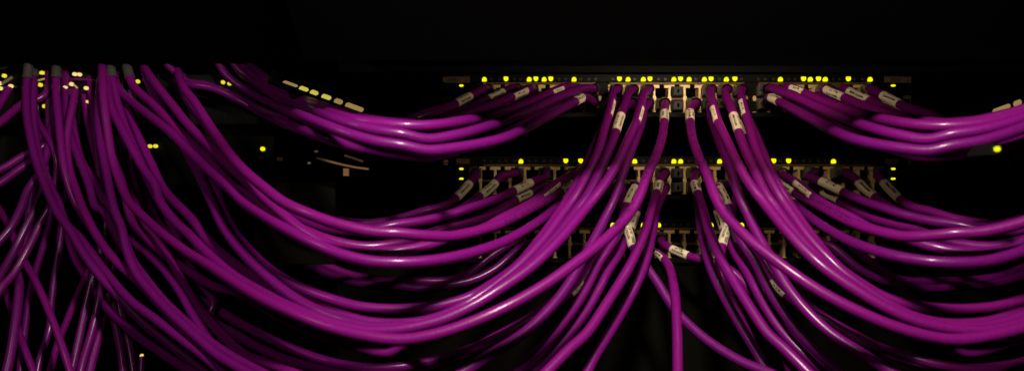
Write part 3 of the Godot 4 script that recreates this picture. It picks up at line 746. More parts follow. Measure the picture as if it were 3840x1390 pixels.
	network_cable("purple cable showing only an edge, left end of the top switch's middle ports, behind", "cables of the middle ports of the top switch, left half", [V(91.8,71.3,3),V(91.8,71.3,13),V(83.1,65.3,23.4),V(77,53.1,36.9),V(69.9,40.2,51.6),V(63,26.8,66),V(50.4,4.3,89.4),V(40.6,-10.4,103.8),V(29.4,-25.3,117.5),V(16.7,-40.4,130.5),V(3.8,-53.9,141.2),V(-12.7,-64.9,150.8),V(-27.6,-72.6,156.6),V(-47.3,-77.4,161),V(-71.6,-79.2,164.5),V(-90.6,-78.2,165.6),V(-102.5,-76.6,164.5),V(-121.5,-72.2,159.4),V(-142.1,-66.5,150.3),V(-165.4,-57.4,135.8),V(-191.3,-41.8,114.4),V(-213,-23.2,92.3),V(-228.6,-5.7,73.6),V(-243.5,6.8,58.4),V(-260.6,25.4,39.1),V(-271,28.7,31.5),V(-294.6,52,10.1),V(-315.8,72,-7.9),V(-334.4,94.5,-25.6)], 7, true, false, false, [], [], 1)
	network_cable("purple cable showing only an edge, right end of the top switch's middle ports, behind", "cables of the middle ports of the top switch, right half", [V(199.4,71.3,3),V(199.4,71.3,13),V(197.7,65.6,20.7),V(196.6,53.2,36.2),V(196.2,40.2,52),V(195.7,26.8,67.6),V(196.7,4.3,91.5),V(199.6,-10.4,105.3),V(204.5,-25.2,118.4),V(211.1,-40.4,130.7),V(219,-53.9,141),V(231.1,-65,150.1),V(243.1,-72.7,156.1),V(260.3,-77.4,161),V(282.4,-79,165.4),V(300,-77.8,167.7),V(311.3,-76,168.1),V(329.6,-71,167),V(348.7,-64.3,164.9)], 7, true, false, false, [], [], -1)
	network_cable("purple cable with upright two-line label, second from left of the top switch's middle ports", "cables of the middle ports of the top switch, left half", [V(105.3,83.1,3),V(105.3,83.1,13),V(99.7,79,20.4),V(93.4,66.4,34.7),V(85.5,49.9,52.4),V(80.5,38.1,64.8),V(73.4,25.1,79.3),V(66.2,12.7,93),V(54.6,-6.1,113.5),V(44.7,-17.8,127),V(34.8,-29,139),V(24.6,-39.2,149.6),V(12,-50.7,160.8),V(-2.4,-60.1,170.7),V(-21.3,-71.8,181.8),V(-39.5,-79.7,190.1),V(-57.2,-83.6,195.9),V(-66.1,-83.5,197.2),V(-84.1,-83.6,197),V(-97.7,-81.2,194.4),V(-113.5,-77.7,188.2),V(-133.7,-71.1,176.8),V(-156.8,-60.3,160),V(-182.3,-46.6,137.2),V(-206.5,-30.1,112.3),V(-226,-11,89.1),V(-247.8,10.8,63.8),V(-267.3,29.4,42.8),V(-285.8,46.4,24.7),V(-308,69,4.1),V(-328.9,93,-15.3),V(-341.4,111,-29.8)], 7, true, false, false, [[65.8,22,8,360,"Q"]], [], 1)
	network_cable("purple cable with upright two-line label, second from right of the top switch's middle ports", "cables of the middle ports of the top switch, right half", [V(186,83.1,3),V(186,83.1,13),V(181.6,79,20.5),V(181.1,66.4,34.7),V(180.3,49.9,52.5),V(179.1,38.1,65.4),V(179.1,25,79.9),V(179.6,12.7,93.9),V(181.1,-6.1,114.8),V(184.6,-17.8,127.9),V(188.7,-29,139.7),V(193.8,-39.1,150.2),V(201,-50.6,161.2),V(210.7,-60.1,170.9),V(224.3,-71.8,181.8),V(238.5,-79.7,190.1),V(253.2,-83.5,196.2),V(261.2,-83.4,198),V(278.1,-83.1,199.3),V(291.3,-80.3,198.9),V(306.9,-76,196.8),V(326.1,-68.3,193.1)], 7, true, false, false, [[63.1,22,-8,360,"Q"]], [], -1)
	network_cable("purple cable tucked behind the upright two-line label, top switch's middle ports, left half", "cables of the middle ports of the top switch, left half", [V(105.3,71.3,3),V(105.3,71.3,13),V(91,62.5,26.8),V(84.5,50.6,38.4),V(77.1,35.5,53.1),V(68.7,18.9,69.2),V(61.2,8.8,79.2),V(51,-7.4,93.4),V(39.3,-22.8,106.5),V(27.3,-35.4,117.3),V(12.9,-49.4,128.6),V(-1,-60.1,137.6),V(-16.9,-71.6,147.1),V(-32.7,-82.2,156.1),V(-56.4,-93.9,167.3),V(-70.4,-100.7,171.6),V(-77.8,-104.7,171.7),V(-102.1,-101.4,166.2),V(-128.4,-95.5,155.9),V(-158.1,-88,138.9),V(-193.2,-77.2,112.8),V(-224.4,-75.7,87.7),V(-262.5,-65.8,55.8),V(-294.2,-53.2,34.2),V(-325,-31.3,17.2),V(-346.2,15.2,-2.2),V(-362.8,46.5,-14.9)], 7, true, false, false, [[58.1,18,-50,120,"q"]], [], 1)
	network_cable("purple cable tucked behind the upright two-line label, top switch's middle ports, right half", "cables of the middle ports of the top switch, right half", [V(186,71.3,3),V(186,71.3,13),V(188.6,62.9,22.7),V(189,50.8,35.9),V(188.7,35.6,52.2),V(189,18.9,69),V(191.8,8.8,78.7),V(195,-7.4,93.2),V(200.1,-22.7,106.7),V(206.9,-35.4,117.6),V(215.8,-49.4,129),V(225.3,-60.1,137.8),V(237,-71.7,146.7),V(248.8,-82.4,155.1),V(267.4,-94.2,165.7),V(279,-101,170.5),V(285.9,-104.8,171.4),V(310.5,-100.7,169.3),V(337.1,-93.5,164.8),V(365.8,-84.2,158.4)], 7, true, false, false, [[49.4,18,50,120,"q"]], [], -1)
	network_cable("purple cable bright with inner label sliver, third from left of the top switch's middle ports", "cables of the middle ports of the top switch, left half", [V(118.7,83.1,3),V(118.7,83.1,13),V(112.1,78,23.6),V(104.9,63.1,42.7),V(98.5,49.9,58.6),V(88.3,33.9,78.4),V(76.1,14.6,101.3),V(64.8,-0.1,118.8),V(47.1,-18.7,141.6),V(34.5,-31.5,156.1),V(21.7,-43,168.4),V(9.7,-52.3,177.4),V(-7,-62.5,187),V(-25.2,-72.3,195.1),V(-43,-79.3,200.5),V(-65,-83.7,204.1),V(-82.5,-84.5,204.2),V(-99.3,-82.5,201.1),V(-117.4,-78.5,194.1),V(-137.8,-74.1,181.9),V(-153.7,-70.5,168.7),V(-192.2,-61.5,131.3),V(-225.4,-48.4,99.6),V(-249.3,-36.2,77.6),V(-263,-29.4,66.7),V(-284.5,-12.6,50),V(-292.7,0,41.9),V(-308.2,14.4,31.5),V(-324.5,32.9,20.3),V(-340.8,52.2,8.5),V(-356.1,71.5,-3.6),V(-367,93.1,-16.3),V(-375.8,110.1,-28.9)], 7, true, false, false, [[59.7,20,-66,100,"q"]], [], 1)
	network_cable("purple cable bright with inner label sliver, third from right of the top switch's middle ports", "cables of the middle ports of the top switch, right half", [V(172.5,83.1,3),V(172.5,83.1,13),V(167.7,78,23.5),V(165.5,63,43.3),V(163.9,49.8,59.8),V(164.5,33.8,79.5),V(165.5,14.6,102.9),V(168.2,-0.1,120.4),V(175,-18.7,142.5),V(180.7,-31.4,156.8),V(187.6,-43,168.7),V(195.3,-52.3,177.6),V(207.5,-62.5,186.9),V(221.9,-72.3,195),V(236.9,-79.3,200.6),V(256.6,-83.5,205.1),V(272.9,-84,206.8),V(289,-81.4,206.5),V(306.5,-76.5,204.3),V(325.2,-70.8,201)], 7, true, false, false, [[58.3,20,66,100,"q"]], [], -1)
	network_cable("purple cable shaded behind two brighter ones, left half of the top switch's middle ports", "cables of the middle ports of the top switch, left half", [V(118.7,71.3,3),V(118.7,71.3,13),V(112.4,65.4,22.1),V(107.4,52,35.9),V(98.3,34.4,53.4),V(87.8,14.3,71.9),V(76.8,-8.5,91.5),V(68.8,-21.9,103),V(60.1,-35.6,114.4),V(49.9,-50.2,126.4),V(36.9,-68.4,141),V(23.8,-81.8,152.9),V(7.4,-94.3,165.4),V(-11.9,-104,177.9),V(-28.5,-112,188.2),V(-44.3,-118.4,197.3),V(-56.1,-122.7,204)], 7, true, false, false, [], [], 1)
	network_cable("purple cable shaded behind two brighter ones, right half of the top switch's middle ports", "cables of the middle ports of the top switch, right half", [V(172.5,71.3,3),V(172.5,71.3,13),V(168.2,65.5,21.8),V(166.3,52,36.5),V(166.9,34.3,53.9),V(168.5,14.3,72.3),V(169.8,-8.5,92.2),V(172.3,-21.8,103.5),V(175.4,-35.6,115),V(179.7,-50.1,127.1),V(185.5,-68.2,142),V(192.8,-81.6,153.9),V(203.2,-94.1,166.2),V(216.6,-103.9,178.3),V(228.3,-111.9,188.4),V(239.7,-118.4,197.4),V(248.3,-122.7,204)], 7, true, false, false, [], [], -1)
	network_cable("purple cable with cream label and dotted print beside open ports, top switch, left of centre", "cables of the middle ports of the top switch, left half", [V(132.2,71.3,3),V(132.2,71.3,13),V(128.6,65.1,24.6),V(126.1,56.7,36.8),V(122.7,47.3,49.5),V(116.7,34.6,67.2),V(107.5,20.3,88.5),V(97.9,7.7,107.5),V(88.5,-7.9,127.3),V(79.1,-19.2,141.6),V(68.4,-28.3,153.6),V(57.2,-36.7,164.1),V(44.2,-45.1,174.2),V(25.8,-56.4,186.7),V(11.5,-64.1,194.7),V(-4.1,-71.3,201.6),V(-21.8,-78.3,207.3),V(-41.8,-84.4,211.3),V(-63.6,-87.7,212.8),V(-86.3,-85.5,211.1),V(-108.9,-81.2,205.1),V(-134.3,-75,192.5),V(-156.9,-70.1,175.7),V(-184.9,-63.6,149.1),V(-218.2,-55.3,115.5),V(-241.8,-49.7,93.4),V(-269.5,-39.1,70.8),V(-292.3,-27.8,54.8),V(-315.2,-12.8,40.2),V(-329.6,4.4,29.2),V(-341.1,22,19.4),V(-349.7,44.5,11),V(-356.8,67.5,4.1),V(-363.9,88.4,-5.3),V(-375.7,109.2,-24)], 7, true, false, false, [[38.9,14.5,4,360,"C"]], [[60.3,30,0],[94.6,30,10],[126.5,26,25],[181.7,30,35]], 1)
	network_cable("purple cable with cream label and dotted print beside open ports, top switch, right of centre", "cables of the middle ports of the top switch, right half", [V(159.1,71.3,3),V(159.1,71.3,13),V(150,64.8,27.3),V(146.8,56.5,38.6),V(144.1,47.2,51.1),V(141.4,34.5,69),V(140.4,20.3,89.9),V(141,7.7,108.1),V(140.5,-7.9,129.1),V(142.9,-19.1,143.2),V(148,-28.2,154.6),V(154.2,-36.7,164.7),V(162.4,-45.1,174.4),V(174.9,-56.4,186.6),V(185.3,-64.1,194.5),V(197.6,-71.3,201.4),V(212.4,-78.3,207.3),V(230.2,-84.2,211.9),V(250.3,-87.3,214.7),V(272,-84.5,215.5),V(293.5,-79.2,214.4),V(316,-71.4,212.2)], 7, true, false, false, [[42.7,14.5,-4,360,"C"]], [[63.8,30,0],[96.6,30,-10],[125.3,26,-25],[176.5,30,-35]], -1)
	network_cable("purple cable with label crossed by a brighter cable, left half of second switch's middle ports", "cables of the middle ports of the second switch, left half", [V(105.3,-1.2,3),V(105.3,-1.2,13),V(102.3,-1.1,36.6),V(96.9,-8.7,43.4),V(91.1,-19.5,52.6),V(85.4,-30.9,63.2),V(79.4,-41.4,73),V(65.4,-57.5,89.6),V(53.8,-74.9,105.1),V(42,-89.2,118.4),V(29.2,-101.8,130.8),V(17.2,-111.5,141.3),V(2.5,-121.5,153.1),V(-11.4,-130.2,164)], 7, true, false, false, [[45.6,20,0,360,"Q"]], [], 1)
	network_cable("purple cable with label crossed by a brighter cable, right half of second switch's middle ports", "cables of the middle ports of the second switch, right half", [V(186,-1.2,3),V(186,-1.2,13),V(169.9,-1.1,41),V(172.4,-8.7,46),V(174.2,-19.4,53.9),V(174.9,-30.9,64.2),V(176.1,-41.4,74.1),V(182.2,-57.5,90),V(186.1,-74.8,105.9),V(191.4,-89.1,119.2),V(198.2,-101.7,131.6),V(205.3,-111.4,141.9),V(214.3,-121.4,153.4),V(223,-130.2,164)], 7, true, false, false, [[52.3,20,0,360,"Q"]], [], -1)
	network_cable("purple cable with short cream label and central streak, second switch, just left of centre", "cables of the middle ports of the second switch, left half", [V(132.2,11,3),V(132.2,11,13),V(125.9,6,24),V(120.9,-2.4,37.4),V(115.6,-9.9,50),V(108.6,-20,67.2),V(101,-32.6,86.6),V(93,-43.7,102.8),V(84,-55.6,118.6),V(74.6,-66.3,131.9),V(64.1,-77.8,144.8),V(47.9,-94.9,162.7),V(36.3,-102.4,172.6),V(26.1,-109.9,181.2),V(15.3,-117.8,190)], 7, true, false, false, [[40.3,15,-8,360,"C"]], [], 1)
	network_cable("purple cable with short cream label and central streak, second switch, just right of centre", "cables of the middle ports of the second switch, right half", [V(159.1,11,3),V(159.1,11,13),V(153.5,6,24.6),V(152.1,-2.4,37.8),V(151.3,-9.9,50),V(150,-20,67.3),V(147.9,-32.5,87.8),V(148,-43.6,104),V(149.4,-55.5,119.7),V(152.4,-66.1,132.7),V(156.6,-77.7,145.5),V(164.1,-94.7,163.5),V(171,-102.4,172.9),V(177.2,-109.8,181.3),V(183.7,-117.8,190)], 7, true, false, false, [[39.7,15,8,360,"C"]], [], -1)
	network_cable("purple cable dark, close behind the streaked short-labelled one just left of centre", "cables of the middle ports of the second switch, left half", [V(132.2,-1.2,3),V(132.2,-1.2,13),V(118.7,-21.5,38.2),V(113.5,-34.7,53.4),V(107.5,-47.1,68.3),V(101.1,-59.8,82.4),V(91.9,-73.3,97.1),V(81.2,-86.9,111),V(68,-102.3,126.2),V(56.8,-114.8,138.4),V(48.6,-125.7,148.2),V(38.6,-135,158)], 7, true, false, false, [], [], 1)
	network_cable("purple cable dark, close behind the streaked short-labelled one just right of centre", "cables of the middle ports of the second switch, right half", [V(159.1,-1.2,3),V(159.1,-1.2,13),V(154.2,-21.5,37.4),V(151.8,-34.7,53.6),V(150.4,-47.1,69),V(149.8,-59.7,83.7),V(151.9,-73.2,97.9),V(156.1,-86.8,111.3),V(162.2,-102.4,125.7),V(167.7,-115.1,137.2),V(171.2,-126,146.9),V(176.4,-135.3,156.9)], 7, true, false, false, [], [], -1)
	network_cable("purple cable steep behind the bright one, label above the lowest indicator row, left half", "cables of the middle ports of the second switch, left half", [V(106.7,-2.1,3),V(106.7,-2.1,13),V(104.8,-21,27.7),V(101.4,-28.4,33.1),V(96.8,-37.4,40.7),V(90.7,-46.9,50.7),V(82.8,-56.6,63),V(72.8,-67.4,77.2),V(65.6,-77.5,87.9),V(53.5,-93.2,102.9),V(38.8,-108,117.4),V(24,-119.2,129.4),V(7.8,-131.6,142)], 7, true, false, false, [[45.6,18,-25,170,"q"]], [], 1)
	network_cable("purple cable steep behind the bright one, label above the lowest indicator row, right half", "cables of the middle ports of the second switch, right half", [V(184.6,-2.1,3),V(184.6,-2.1,13),V(172.7,-20.9,28.6),V(173.8,-28.4,33.3),V(174.7,-37.4,40.8),V(175.8,-46.8,51),V(177.8,-56.6,63.2),V(181.1,-67.4,77.2),V(182.9,-77.4,88.2),V(187.5,-93.1,103.7),V(195.2,-107.9,118),V(204.3,-119.1,129.6),V(214.5,-131.6,142)], 7, true, false, false, [[47.9,18,25,170,"q"]], [], -1)
	network_cable("purple cable very dark with a shaded label, lowest beside the lettered label on the left", "cables of the middle ports of the second switch, left half", [V(91.8,-2.1,3),V(91.8,-2.1,13),V(98.1,-29.7,26.6),V(95.3,-36.2,30.6),V(91.7,-43.4,36.3),V(84.6,-52.9,45.6),V(74.5,-65.3,58.2),V(56,-88.1,79.9),V(40.6,-103.9,95),V(19.4,-120.2,112.2),V(-2.7,-133.4,128)], 7, true, false, false, [[58.6,18,-10,360,"q"]], [], 1)
	network_cable("purple cable very dark with a shaded label, lowest beside the lettered label on the right", "cables of the middle ports of the second switch, right half", [V(199.4,-2.1,3),V(199.4,-2.1,13),V(179.7,-29.6,28.3),V(180.6,-36.1,32.1),V(181.4,-43.2,37.9),V(184,-52.7,47.3),V(187.8,-65.1,60.3),V(195.2,-87.5,83.3),V(203.5,-103.4,97.5),V(216.9,-119.9,113.4),V(231.8,-133.4,128)], 7, true, false, false, [[63.4,18,10,360,"q"]], [], -1)
	network_cable("purple cable faint, from the lowest switch deep below the sagging bundle on the left", "cables of the lowest switch, left half", [V(31.3,-45.8,3),V(31.3,-45.8,13),V(8.5,-52,23.2),V(-1.3,-59.3,28.1),V(-13.5,-69,33.4),V(-31.1,-77.3,38.8),V(-53.6,-81.7,43.6),V(-75.9,-83.7,46.6),V(-90.8,-81.7,47.3),V(-115.5,-81.1,46.1),V(-138.5,-76.3,43.6),V(-162.1,-67.8,39.5),V(-188.3,-48.8,33.1),V(-209.2,-28.5,25.9),V(-228.4,-12.6,16.2),V(-264.3,7.5,-1.4),V(-292.9,37.1,-13.8),V(-316,58.4,-26.5),V(-342.1,82.6,-42.9),V(-362.8,113.9,-60)], 7, true, false, false, [], [], 1)
	network_cable("purple cable faint, from the lowest switch deep below the sagging bundle on the right", "cables of the lowest switch, right half", [V(260,-45.8,3),V(260,-45.8,13),V(272.4,-52.1,21.2),V(279.7,-59.5,26.6),V(289,-69.1,32.4),V(304,-77.4,38.1),V(324,-81.7,43.1),V(344.6,-83.7,46.4),V(359.1,-81.7,47.2),V(384.2,-81.1,46.4),V(408.3,-76.2,44),V(433.8,-67.7,40),V(462.8,-48.7,33.9)], 7, true, false, false, [], [], -1)
	network_cable("purple cable fainter, outer one from the lowest switch below the bundle on the left", "cables of the lowest switch, left half", [V(5,-45.8,3),V(5,-45.8,13),V(-17.7,-59.9,22.6),V(-26,-66,26),V(-38.1,-74.6,29.9),V(-54.6,-79.3,33.2),V(-79.8,-78.9,36.5),V(-92.5,-78.7,37),V(-117.7,-77.3,35.6),V(-141.2,-72.4,32.6),V(-165.5,-61.5,27.5),V(-189.4,-44.4,20.5),V(-210.4,-27.6,14),V(-228,-12.6,13.2),V(-243.5,-4.5,14.1),V(-267.8,14.3,2.6),V(-299.9,37.5,-19.4),V(-333.9,62.5,-36.5),V(-360.9,79.9,-47.7),V(-387.7,113,-60)], 7, true, false, false, [], [], 1)
	network_cable("purple cable fainter, outer one from the lowest switch below the bundle on the right", "cables of the lowest switch, right half", [V(286.3,-45.8,3),V(286.3,-45.8,13),V(298.5,-60,21.5),V(305.1,-66.1,25.1),V(315.2,-74.7,29.2),V(330,-79.4,32.7),V(353.5,-78.9,36.3),V(365.7,-78.7,37.1),V(391.3,-77.3,36.2),V(415.7,-72.3,33.9),V(441.6,-61.3,29.9),V(467.1,-44,24.9)], 7, true, false, false, [], [], -1)
	network_cable("purple cable broad and dark, from the lowest switch under the crossing pair on the left", "cables of the lowest switch, left half", [V(91.8,-45.8,3),V(91.8,-45.8,13),V(64.4,-69.8,37.6),V(51.7,-83.1,50.4),V(33.3,-94.1,65.8),V(12.3,-103,82.3),V(-8.5,-111.2,97.9),V(-35.7,-118.2,115.9),V(-61.2,-122.2,130.1),V(-76.3,-123.4,135.8),V(-96.1,-123.6,139.1),V(-114.9,-121.6,138.3),V(-135.2,-118.3,132.5),V(-165.7,-111.7,116.6),V(-201.4,-103.7,92.1),V(-238.8,-93.7,63.4),V(-265.4,-85.2,43.8),V(-288.5,-49.3,18.1),V(-314.4,-27.3,1.5),V(-348.4,23.6,-22.5),V(-365.7,64.1,-36.2),V(-375.9,112.3,-46.1)], 7, true, false, false, [[76.9,16,-60,100,"q"]], [], 1)
	network_cable("purple cable broad and dark, from the lowest switch under the crossing pair on the right", "cables of the lowest switch, right half", [V(199.4,-45.8,3),V(199.4,-45.8,13),V(208.8,-69.9,37),V(214.9,-83.1,51),V(225.7,-94,66.6),V(238.7,-102.9,82.8),V(252.1,-111.2,98.2),V(270.7,-118.3,115.7),V(289.5,-122.3,129.8),V(301.6,-123.4,135.8),V(318.8,-123.2,140.7),V(335.8,-120.4,142.7),V(354.6,-115.9,142.3),V(381.4,-106.4,139.5)], 7, true, false, false, [[65.8,16,60,100,"q"]], [], -1)
	network_cable("purple cable barely lit, below the broad dark one at the lower edge, left half", "cables of the lowest switch, left half", [V(78.4,-57.5,3),V(78.4,-57.5,13),V(54.8,-79.6,31.5),V(34.5,-92.6,46),V(11.6,-105.6,63.1),V(-14.7,-115.8,82.5),V(-39,-125.2,101.1),V(-59.7,-131.2,116.5),V(-77.3,-135.2,129.2),V(-95.5,-131.7,141.9),V(-111.2,-124.8,153.4)], 7, true, false, false, [], [], 1)
	network_cable("purple cable barely lit, below the broad dark one at the lower edge, right half", "cables of the lowest switch, right half", [V(212.9,-57.5,3),V(212.9,-57.5,13),V(221.3,-79.6,31.2),V(234.3,-92.6,46.3),V(248.8,-105.4,63.7),V(265.6,-115.7,82.9),V(281,-125.1,101.5),V(294.3,-131.1,116.8),V(305.7,-135.2,129.5),V(317.7,-131.6,142.3),V(327.2,-124.5,154.4)], 7, true, false, false, [], [], -1)
	network_cable("purple cable under the lettered label that crosses behind the straight one to the lower right", "cables of the lowest switch in the middle", [V(95.1,-1.2,3),V(95.1,-1.2,13),V(91.2,-22.3,42.1),V(92.9,-33.1,48.8),V(94.8,-41.1,54),V(96,-48.8,59.9),V(104.9,-64.3,74.4),V(110.3,-73.3,82.4),V(116.5,-85.4,92.5),V(121.5,-93.7,100.5),V(134.1,-106.2,116.4),V(143.1,-112.6,126.6),V(154.9,-118.8,139.2),V(166.4,-122.2,150.5),V(179.1,-124.9,161.8)], 7, true, false, false, [[66.7,24,-12,360,"T"]], [], 1)
	network_cable("purple cable under the lettered label beside the inner streaked one on the right", "cables of the lowest switch in the middle", [V(196.1,-1.2,3),V(196.1,-1.2,13),V(179.5,-22.3,42.4),V(174.7,-33.1,48.8),V(170.2,-41.1,54.2),V(166.3,-48.7,60.8),V(162.3,-57.7,69.5),V(160.4,-68.1,78.7),V(161.3,-79.7,88.4),V(165.8,-93.1,99.4),V(169.9,-108.9,111.7),V(174.7,-123.9,123.2),V(178.6,-138.3,134)], 7, true, false, false, [[71.7,24,-12,360,"T"]], [], 1)
	network_cable("purple cable straight hanging down from the lowest switch to the middle of the lower edge", "cables of the lowest switch in the middle", [V(119.7,-57.5,3),V(119.7,-57.5,13),V(119.5,-56,25.4),V(121.8,-57,37.2),V(123.7,-60.3,49.9),V(124.5,-66,64),V(121.4,-79.1,92.4),V(119.1,-87.7,106.2),V(116.3,-98.7,120.2),V(113.2,-110.5,134.7),V(109.8,-122.5,149.3),V(107.2,-131.4,160)], 7, true, false, false, [[39.4,15,62,90,"q"]], [[74.5,22,-10]], 1)
	network_cable("purple cable short with a cream label passing across the open ports of the lowest switch", "cables of the lowest switch in the middle", [V(129.4,-45.8,3),V(129.4,-45.8,13),V(127.6,-48.6,21.4),V(131.7,-52.2,31),V(138,-55.1,40.2),V(145.4,-57.9,48),V(153,-59.4,53.8),V(169.9,-65.5,64.3),V(178.6,-73.6,70.3),V(186.3,-85.1,76.3),V(195,-98.7,83.6),V(199.8,-113.5,91.1),V(202.8,-128.7,98.4),V(204.8,-145,106)], 7, true, false, false, [[41.8,17,6,360,"F"]], [], 1)
	network_cable("purple cable with grey boot, left of the pair hanging straight at the left edge", "cables of the bundle at the left edge", [V(-443.5,111.6,-24),V(-442.9,105.1,-22.7),V(-438.6,85.1,-14.4),V(-429.9,60.8,-3.2),V(-417.4,35.8,8.5),V(-405.7,16.2,17.9),V(-390.6,-4.3,28.2),V(-375.4,-22.6,37.9),V(-358.8,-37.1,47.2),V(-342,-54,57.2),V(-320.7,-72.1,68.4),V(-301.5,-85.7,77),V(-280.4,-100.6,87.3),V(-254.5,-114.1,100.3),V(-225.9,-126.3,115.5),V(-206.3,-133.9,127.7),V(-183.6,-139.9,143.3)], 6.4, false, true, false, [], [], 1)
	network_cable("purple cable right one of the pair hanging straight at the left edge", "cables of the bundle at the left edge", [V(-446.5,112.5,-33.8),V(-443.2,104.7,-30.2),V(-436.2,84.4,-20.3),V(-429.3,61.5,-10),V(-418.3,36.2,1.3),V(-407.1,16.4,10.5),V(-394.9,0,18.7),V(-382.5,-14.4,26.4),V(-371.7,-30.4,34.2),V(-353.8,-42.6,43.3),V(-332.8,-59.2,55.6),V(-311,-74,70.3),V(-286.6,-86.6,88.5),V(-257.4,-97.3,107.5),V(-228.1,-108,127.2),V(-206,-115.6,142.4),V(-182.3,-125.2,158.4),V(-158.1,-131,172.4)], 6.4, false, true, false, [], [], 1)
	network_cable("purple cable with a grey boot hanging second from the left edge", "cables of the bundle at the left edge", [V(-420.3,111.5,-28),V(-418,102.1,-24),V(-412.5,83.7,-15.7),V(-403.6,61,-5.3),V(-394,36,5.6),V(-385.9,14.8,13.4),V(-375.2,-7.3,19.7),V(-364.1,-23.1,24.6),V(-355.3,-32.2,28.9),V(-337,-49.8,39),V(-315.8,-64.3,49.5),V(-291.2,-78,62.1),V(-265.8,-94,78),V(-240.8,-107.1,95.3),V(-216.9,-115.9,112.4),V(-191.5,-123,133),V(-163.2,-126.3,158.6),V(-142.4,-128.1,178)], 6.4, false, true, false, [], [], 1)
	network_cable("purple cable with a lit plug between the second and third hanging groups at the left", "cables of the bundle at the left edge", [V(-400.2,87.1,-23.1),V(-397.8,73,-16.4),V(-396,55.2,-8.4),V(-392.9,36.3,-0.6),V(-384.7,14.9,8.9),V(-367.9,-8.7,23.1),V(-356.1,-22.8,32.6),V(-334.1,-44.4,48.7),V(-310.2,-61.2,64.3),V(-283.9,-73.9,80.9),V(-262,-86.7,96.1),V(-237.2,-100.6,113.7),V(-216,-111.5,128.6),V(-201.2,-118.8,139.6),V(-175.9,-123.1,159.4),V(-153,-125.2,180.1)], 6.4, false, false, false, [], [], 1)
	network_cable("purple cable slanting under the lit plug at the left", "cables of the bundle at the left edge", [V(-419.1,110.8,-37.5),V(-412.3,87,-27.9),V(-403.3,59,-16.5),V(-392.8,39.8,-7.5),V(-378,19.6,3.8),V(-364.6,1.5,14.4),V(-350.9,-18.7,26.1),V(-341.9,-21.4,30.8),V(-320.6,-41.7,46.4),V(-300.5,-59.4,61.1),V(-281.6,-73.4,74.7),V(-259.2,-87.5,91),V(-228.3,-102,113.1),V(-206.7,-109.3,129.9),V(-181.2,-114.3,152.4),V(-154.3,-117.2,176.5),V(-128.3,-119.1,200.8)], 6.4, false, false, false, [], [], 1)
	network_cable("purple cable running beside the slanting one under the lit plug at the left", "cables of the bundle at the left edge", [V(-422,112.5,-47.6),V(-411.6,79.7,-33),V(-397.1,46.7,-17.7),V(-382.9,21.4,-5.2),V(-365.9,6,5.2),V(-352.3,-10.3,15.3),V(-343,-17.1,21.1),V(-326.6,-33.5,33.4),V(-310.9,-53.4,47.8),V(-291.8,-72.1,63.7),V(-271.1,-85.4,78.7),V(-244.5,-97,98.8),V(-217.9,-108,121.6),V(-198.7,-116.3,139.6),V(-171.9,-120.1,163.7),V(-144.8,-123.1,187.3)], 6.4, false, false, false, [], [], 1)
	network_cable("purple cable thick and upright, front one of the third hanging group at the left", "cables of the bundle at the left edge", [V(-383.2,113.7,-35.9),V(-379.7,102.9,-28.9),V(-372.5,80.4,-13.7),V(-363.9,57.3,1.6),V(-352,33.8,17),V(-339.4,11.5,30.8),V(-329.5,-7,41.4),V(-321.3,-20.7,49.5),V(-310.8,-33.5,58.4),V(-299.7,-51.2,70.3),V(-285.6,-66.7,82.9),V(-265,-80.2,98.2),V(-239.7,-93.5,116.6),V(-210.1,-106,138.8),V(-194.9,-111.6,151.1),V(-169.4,-115.9,172.9),V(-145.9,-119,193.6)], 6.4, false, true, false, [], [], 1)
	network_cable("purple cable steep and half hidden behind the thick upright one at the left", "cables of the bundle at the left edge", [V(-370.4,111.5,-27.8),V(-363.2,93.6,-19.6),V(-350.7,68.8,-7.4),V(-335,44.9,5.6),V(-317.8,22,19.1),V(-302.3,1.5,31.7),V(-285.9,-16.7,44.2),V(-264.7,-30.6,57.3),V(-243.7,-47.6,71.2),V(-227.2,-59.2,81.4),V(-200,-71.8,95.8),V(-170.6,-83.6,110.2),V(-137.4,-92,124.7),V(-102.4,-96.7,138.7),V(-69.5,-98.3,150.9),V(-44.5,-94.6,159.8)], 6.4, false, true, false, [], [], 1)
	network_cable("purple cable with grey streak arching from the left bundle to the lower edge", "cables of the bundle at the left edge", [V(-401.2,114.5,-59),V(-383,55.7,-31.7),V(-367.6,15.5,-12.7),V(-351.8,-15,3.7),V(-337.2,-36,17.7),V(-317.1,-46.6,31.3),V(-290.4,-58.8,50),V(-273.3,-67.8,63.3),V(-253.4,-81,80.5),V(-235.9,-95.3,97),V(-209.4,-113,121.9),V(-198,-117.5,132.4),V(-171.8,-120.6,157.8),V(-151.2,-121.3,181.8)], 6.4, false, false, false, [], [], 1)
	network_cable("purple cable shaded one falling behind the streaked arch at the left", "cables of the bundle at the left edge", [V(-383.6,113.9,-55.8),V(-363.7,63.5,-30),V(-343.9,23,-8.9),V(-326.8,-7.4,8.1),V(-312.9,-29.5,22.1),V(-295.1,-42.5,35.4),V(-276.5,-57.5,51.3),V(-257.9,-74.3,68.4),V(-235.6,-90.6,88.9),V(-215.4,-101.7,108.2),V(-182.9,-113.4,138.8),V(-160.6,-114.3,159.3),V(-138.3,-114.5,180.2),V(-115,-114.3,202.3)], 6.4, false, false, false, [], [], 1)
	network_cable("purple cable dim one sinking along the lower left behind the arches", "cables of the bundle at the left edge", [V(-373,113.7,-54.6),V(-355.2,71.9,-34.6),V(-332.6,30.9,-13.6),V(-313.4,3.1,2.6),V(-296.3,-21.9,18.1),V(-272.4,-49.8,38.5),V(-249.4,-74.1,59),V(-229.3,-90,76.5),V(-228.3,-99.9,83.7),V(-201.6,-107.7,105),V(-175.4,-113.4,125.7),V(-148.1,-116.9,146.8),V(-117.4,-116.7,170.1),V(-91,-115.7,190)], 6.4, false, false, false, [], [], 1)
